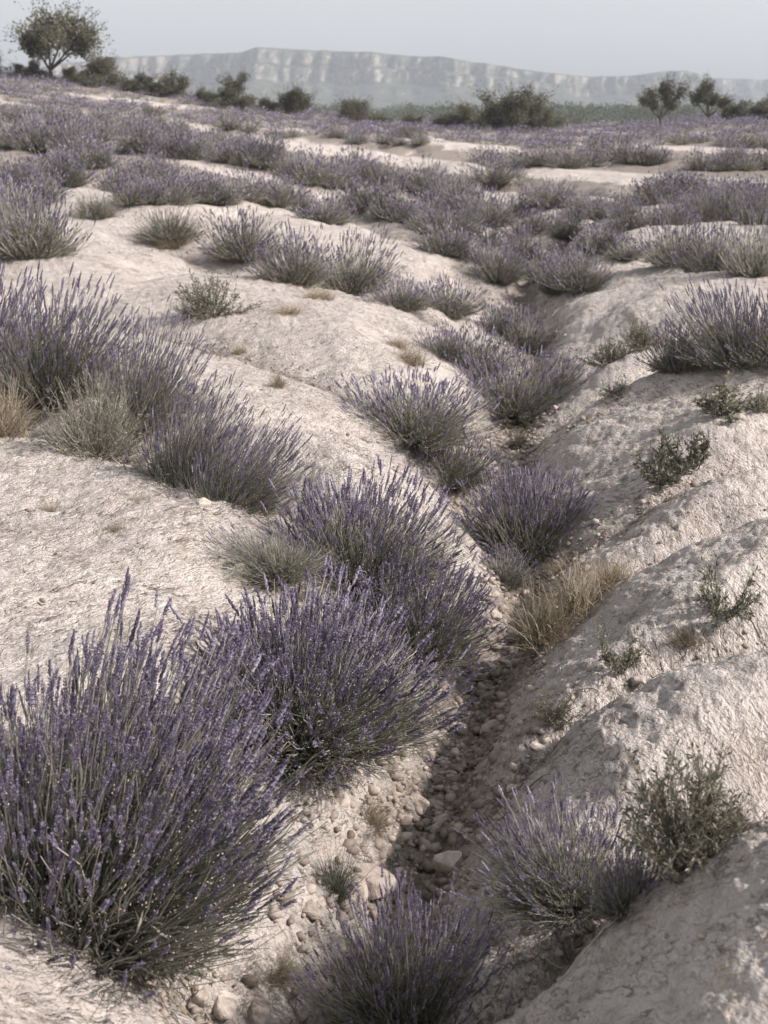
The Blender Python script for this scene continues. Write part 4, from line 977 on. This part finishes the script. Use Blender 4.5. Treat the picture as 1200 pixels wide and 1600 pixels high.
BIG = [(578, 1380, 92, 'white rounded boulder in the gully below the dry golden twigs'), (560, 1400, 60, 'white angular block leaning on the lower side of the white boulder'),
       (845, 1178, 30, 'smooth grey stone lodged in the cleft below the dark green tuft'), (1000, 1068, 34, 'grey stone beside the yellowish green tuft on the right hump'),
       (868, 1172, 24, 'small stone right of the smooth one lodged in the cleft'), (40, 1415, 40, 'pale stone half under the left side of the largest lavender bush'),
       (485, 1425, 42, 'pale stone at the right skirt of the largest lavender bush'), (655, 1258, 44, 'squarish grey stone at the foot of the dense lavender dome'),
       (690, 1275, 46, 'grey slab tilted in the gully right of the squarish stone'), (710, 1350, 60, 'low rounded grey rock against the toe of the right hump'),
       (535, 1255, 40, 'brown standing stone under the dense lavender dome'), (270, 752, 26, 'pale stone below the wispy grass clump'), (290, 775, 30, 'whitish block in the rubble at the left band'),
       (250, 730, 24, 'small pale stone under the right side of the grey bush'), (318, 790, 28, 'whitish stone at the lower end of the rubble'), (375, 890, 22, 'shaded stone in the notch of the left hump'),
       (120, 700, 20, 'round pale pebble under the grey bush'), (205, 718, 18, 'pale pebble right of the grey bush foot'), (350, 1560, 60, 'blurred grey stone in the rubble at the bottom left'), (400, 1575, 55, 'blurred dark stone at the bottom, right in the rubble')]
ub = np.array([b_[0] for b_ in BIG], float); vb = np.array([b_[1] for b_ in BIG], float)
xb, yb, _ = hit(ub, vb); zb, _ = land(xb, yb); _, _, db = project(xb, yb, zb)
for i, b_ in enumerate(BIG): put_stone(xb[i], yb[i], b_[2] * db[i] / FPX * 1.25, b_[3], None, 1.0)
# gully bed
rg = np.random.default_rng(88)
gp = CREASES[0][0]
def along(P, n, lo, hi, sd):
    seg = np.linalg.norm(np.diff(P, axis=0), axis=1); cs = np.concatenate([[0], np.cumsum(seg)]); t = rg.uniform(lo, hi, n) * cs[-1]
    return np.stack([np.interp(t, cs, P[:, 0]) + rg.normal(0, sd, n), np.interp(t, cs, P[:, 1]) + rg.normal(0, sd, n)], -1)
pts = along(gp, 170, .05, .26, .13)
for (x, y) in pts: put_stone(x, y, float(np.clip(rg.lognormal(-2.85, .42), .035, .16)), 'grey rounded stone lying loose on the gully bed', 'stones of the gully bed', rg.uniform(.7, 1.0), .1)
pts = np.concatenate([along(CREASES[8][0], 18, .1, .55, .09), along(CREASES[9][0], 28, .25, .7, .08)])
for (x, y) in pts: put_stone(x, y, float(np.clip(rg.lognormal(-3.0, .35), .03, .10)), 'small pale stone in the rubble of a left hand crease', 'rubble in the left creases', rg.uniform(.7, 1.0), .1)
pts = np.concatenate([along(c_[0], 14, .1, .6, .07) for c_ in CREASES[1:7]])
for (x, y) in pts[:62]: put_stone(x, y, float(np.clip(rg.lognormal(-3.2, .35), .025, .09)), 'small grey stone lying in a right hand crease', 'stones in the right creases', rg.uniform(.7, 1.0), .1)
# gravel: one mass
low = [stone_mesh(980 + i, 1) for i in range(4)]
gp_ = np.concatenate([along(gp, 6500, .02, .36, .15)] + [along(c_[0], 420, 0, .75, .09) for c_ in CREASES[1:14]] + [np.stack([rg.uniform(-3, 3, 500), rg.uniform(2.2, 11, 500)], -1)])
gz_, _ = land(gp_[:, 0], gp_[:, 1]); gs = np.clip(np.where(np.arange(len(gp_)) < 6500, 1.7, 1.0) * rg.lognormal(-3.85, .45, len(gp_)), .008, .085)
G_ = Geo()
for i in range(4):
    V, F = low[i]; s = np.arange(i, len(gp_), 4); a = rg.uniform(0, 6.28, len(s))
    X = V[None, :, 0] * np.cos(a)[:, None] - V[None, :, 1] * np.sin(a)[:, None]; Y = V[None, :, 0] * np.sin(a)[:, None] + V[None, :, 1] * np.cos(a)[:, None]
    W = np.stack([X * gs[s][:, None] + gp_[s, 0:1], Y * gs[s][:, None] + gp_[s, 1:2], V[None, :, 2] * gs[s][:, None] + (gz_[s] + gs[s] * .15)[:, None]], -1)
    G_.add(W, (F[None] + (np.arange(len(s)) * len(V))[:, None, None]).reshape(-1, 3))
link('gravel', G_.mesh('gravel', [M_STONE]), kind='stuff')

# dry twigs and straw littering the creases: one mass
rg = np.random.default_rng(99)
lp = np.concatenate([along(gp, 900, .03, .6, .28)] + [along(c_[0], 260, .05, .85, .13) for c_ in CREASES[1:]] + [np.stack([rg.uniform(-3, 3, 350), rg.uniform(2.4, 12, 350)], -1)])
for (x, y, z, w, h, dep) in np.concatenate([pl, pn]):
    n_ = int(55 if w > .3 else 25); a = rg.uniform(0, 6.28, n_); r_ = w * rg.uniform(.08, .5, n_)
    lp = np.concatenate([lp, np.stack([x + np.cos(a) * r_, y + np.sin(a) * r_], -1)])
n_ = len(lp); a = rg.uniform(0, 6.28, n_); L = np.clip(rg.lognormal(-3.1, .45, n_), .015, .10)
e = lp + np.stack([np.cos(a), np.sin(a)], -1) * L[:, None]; mdl = (lp + e) / 2 + rg.normal(0, .18, (n_, 2)) * L[:, None]
P3 = [np.stack([q[:, 0], q[:, 1], land(q[:, 0], q[:, 1])[0] + .008 + up], -1) for q, up in ((lp, 0), (mdl, L * rg.uniform(.0, .45, n_)), (e, L * rg.uniform(0, .3, n_)))]
V, F = tubes(bez(P3[0], P3[1], P3[2], 4), np.linspace(1.2, .5, 4)[None] * (.0012 + .012 * L)[:, None] * rg.uniform(.6, 1.3, n_)[:, None])
g_ = Geo(); g_.add(V, F); link('dry_litter', g_.mesh('dry_litter', [M_DRY]), kind='stuff')
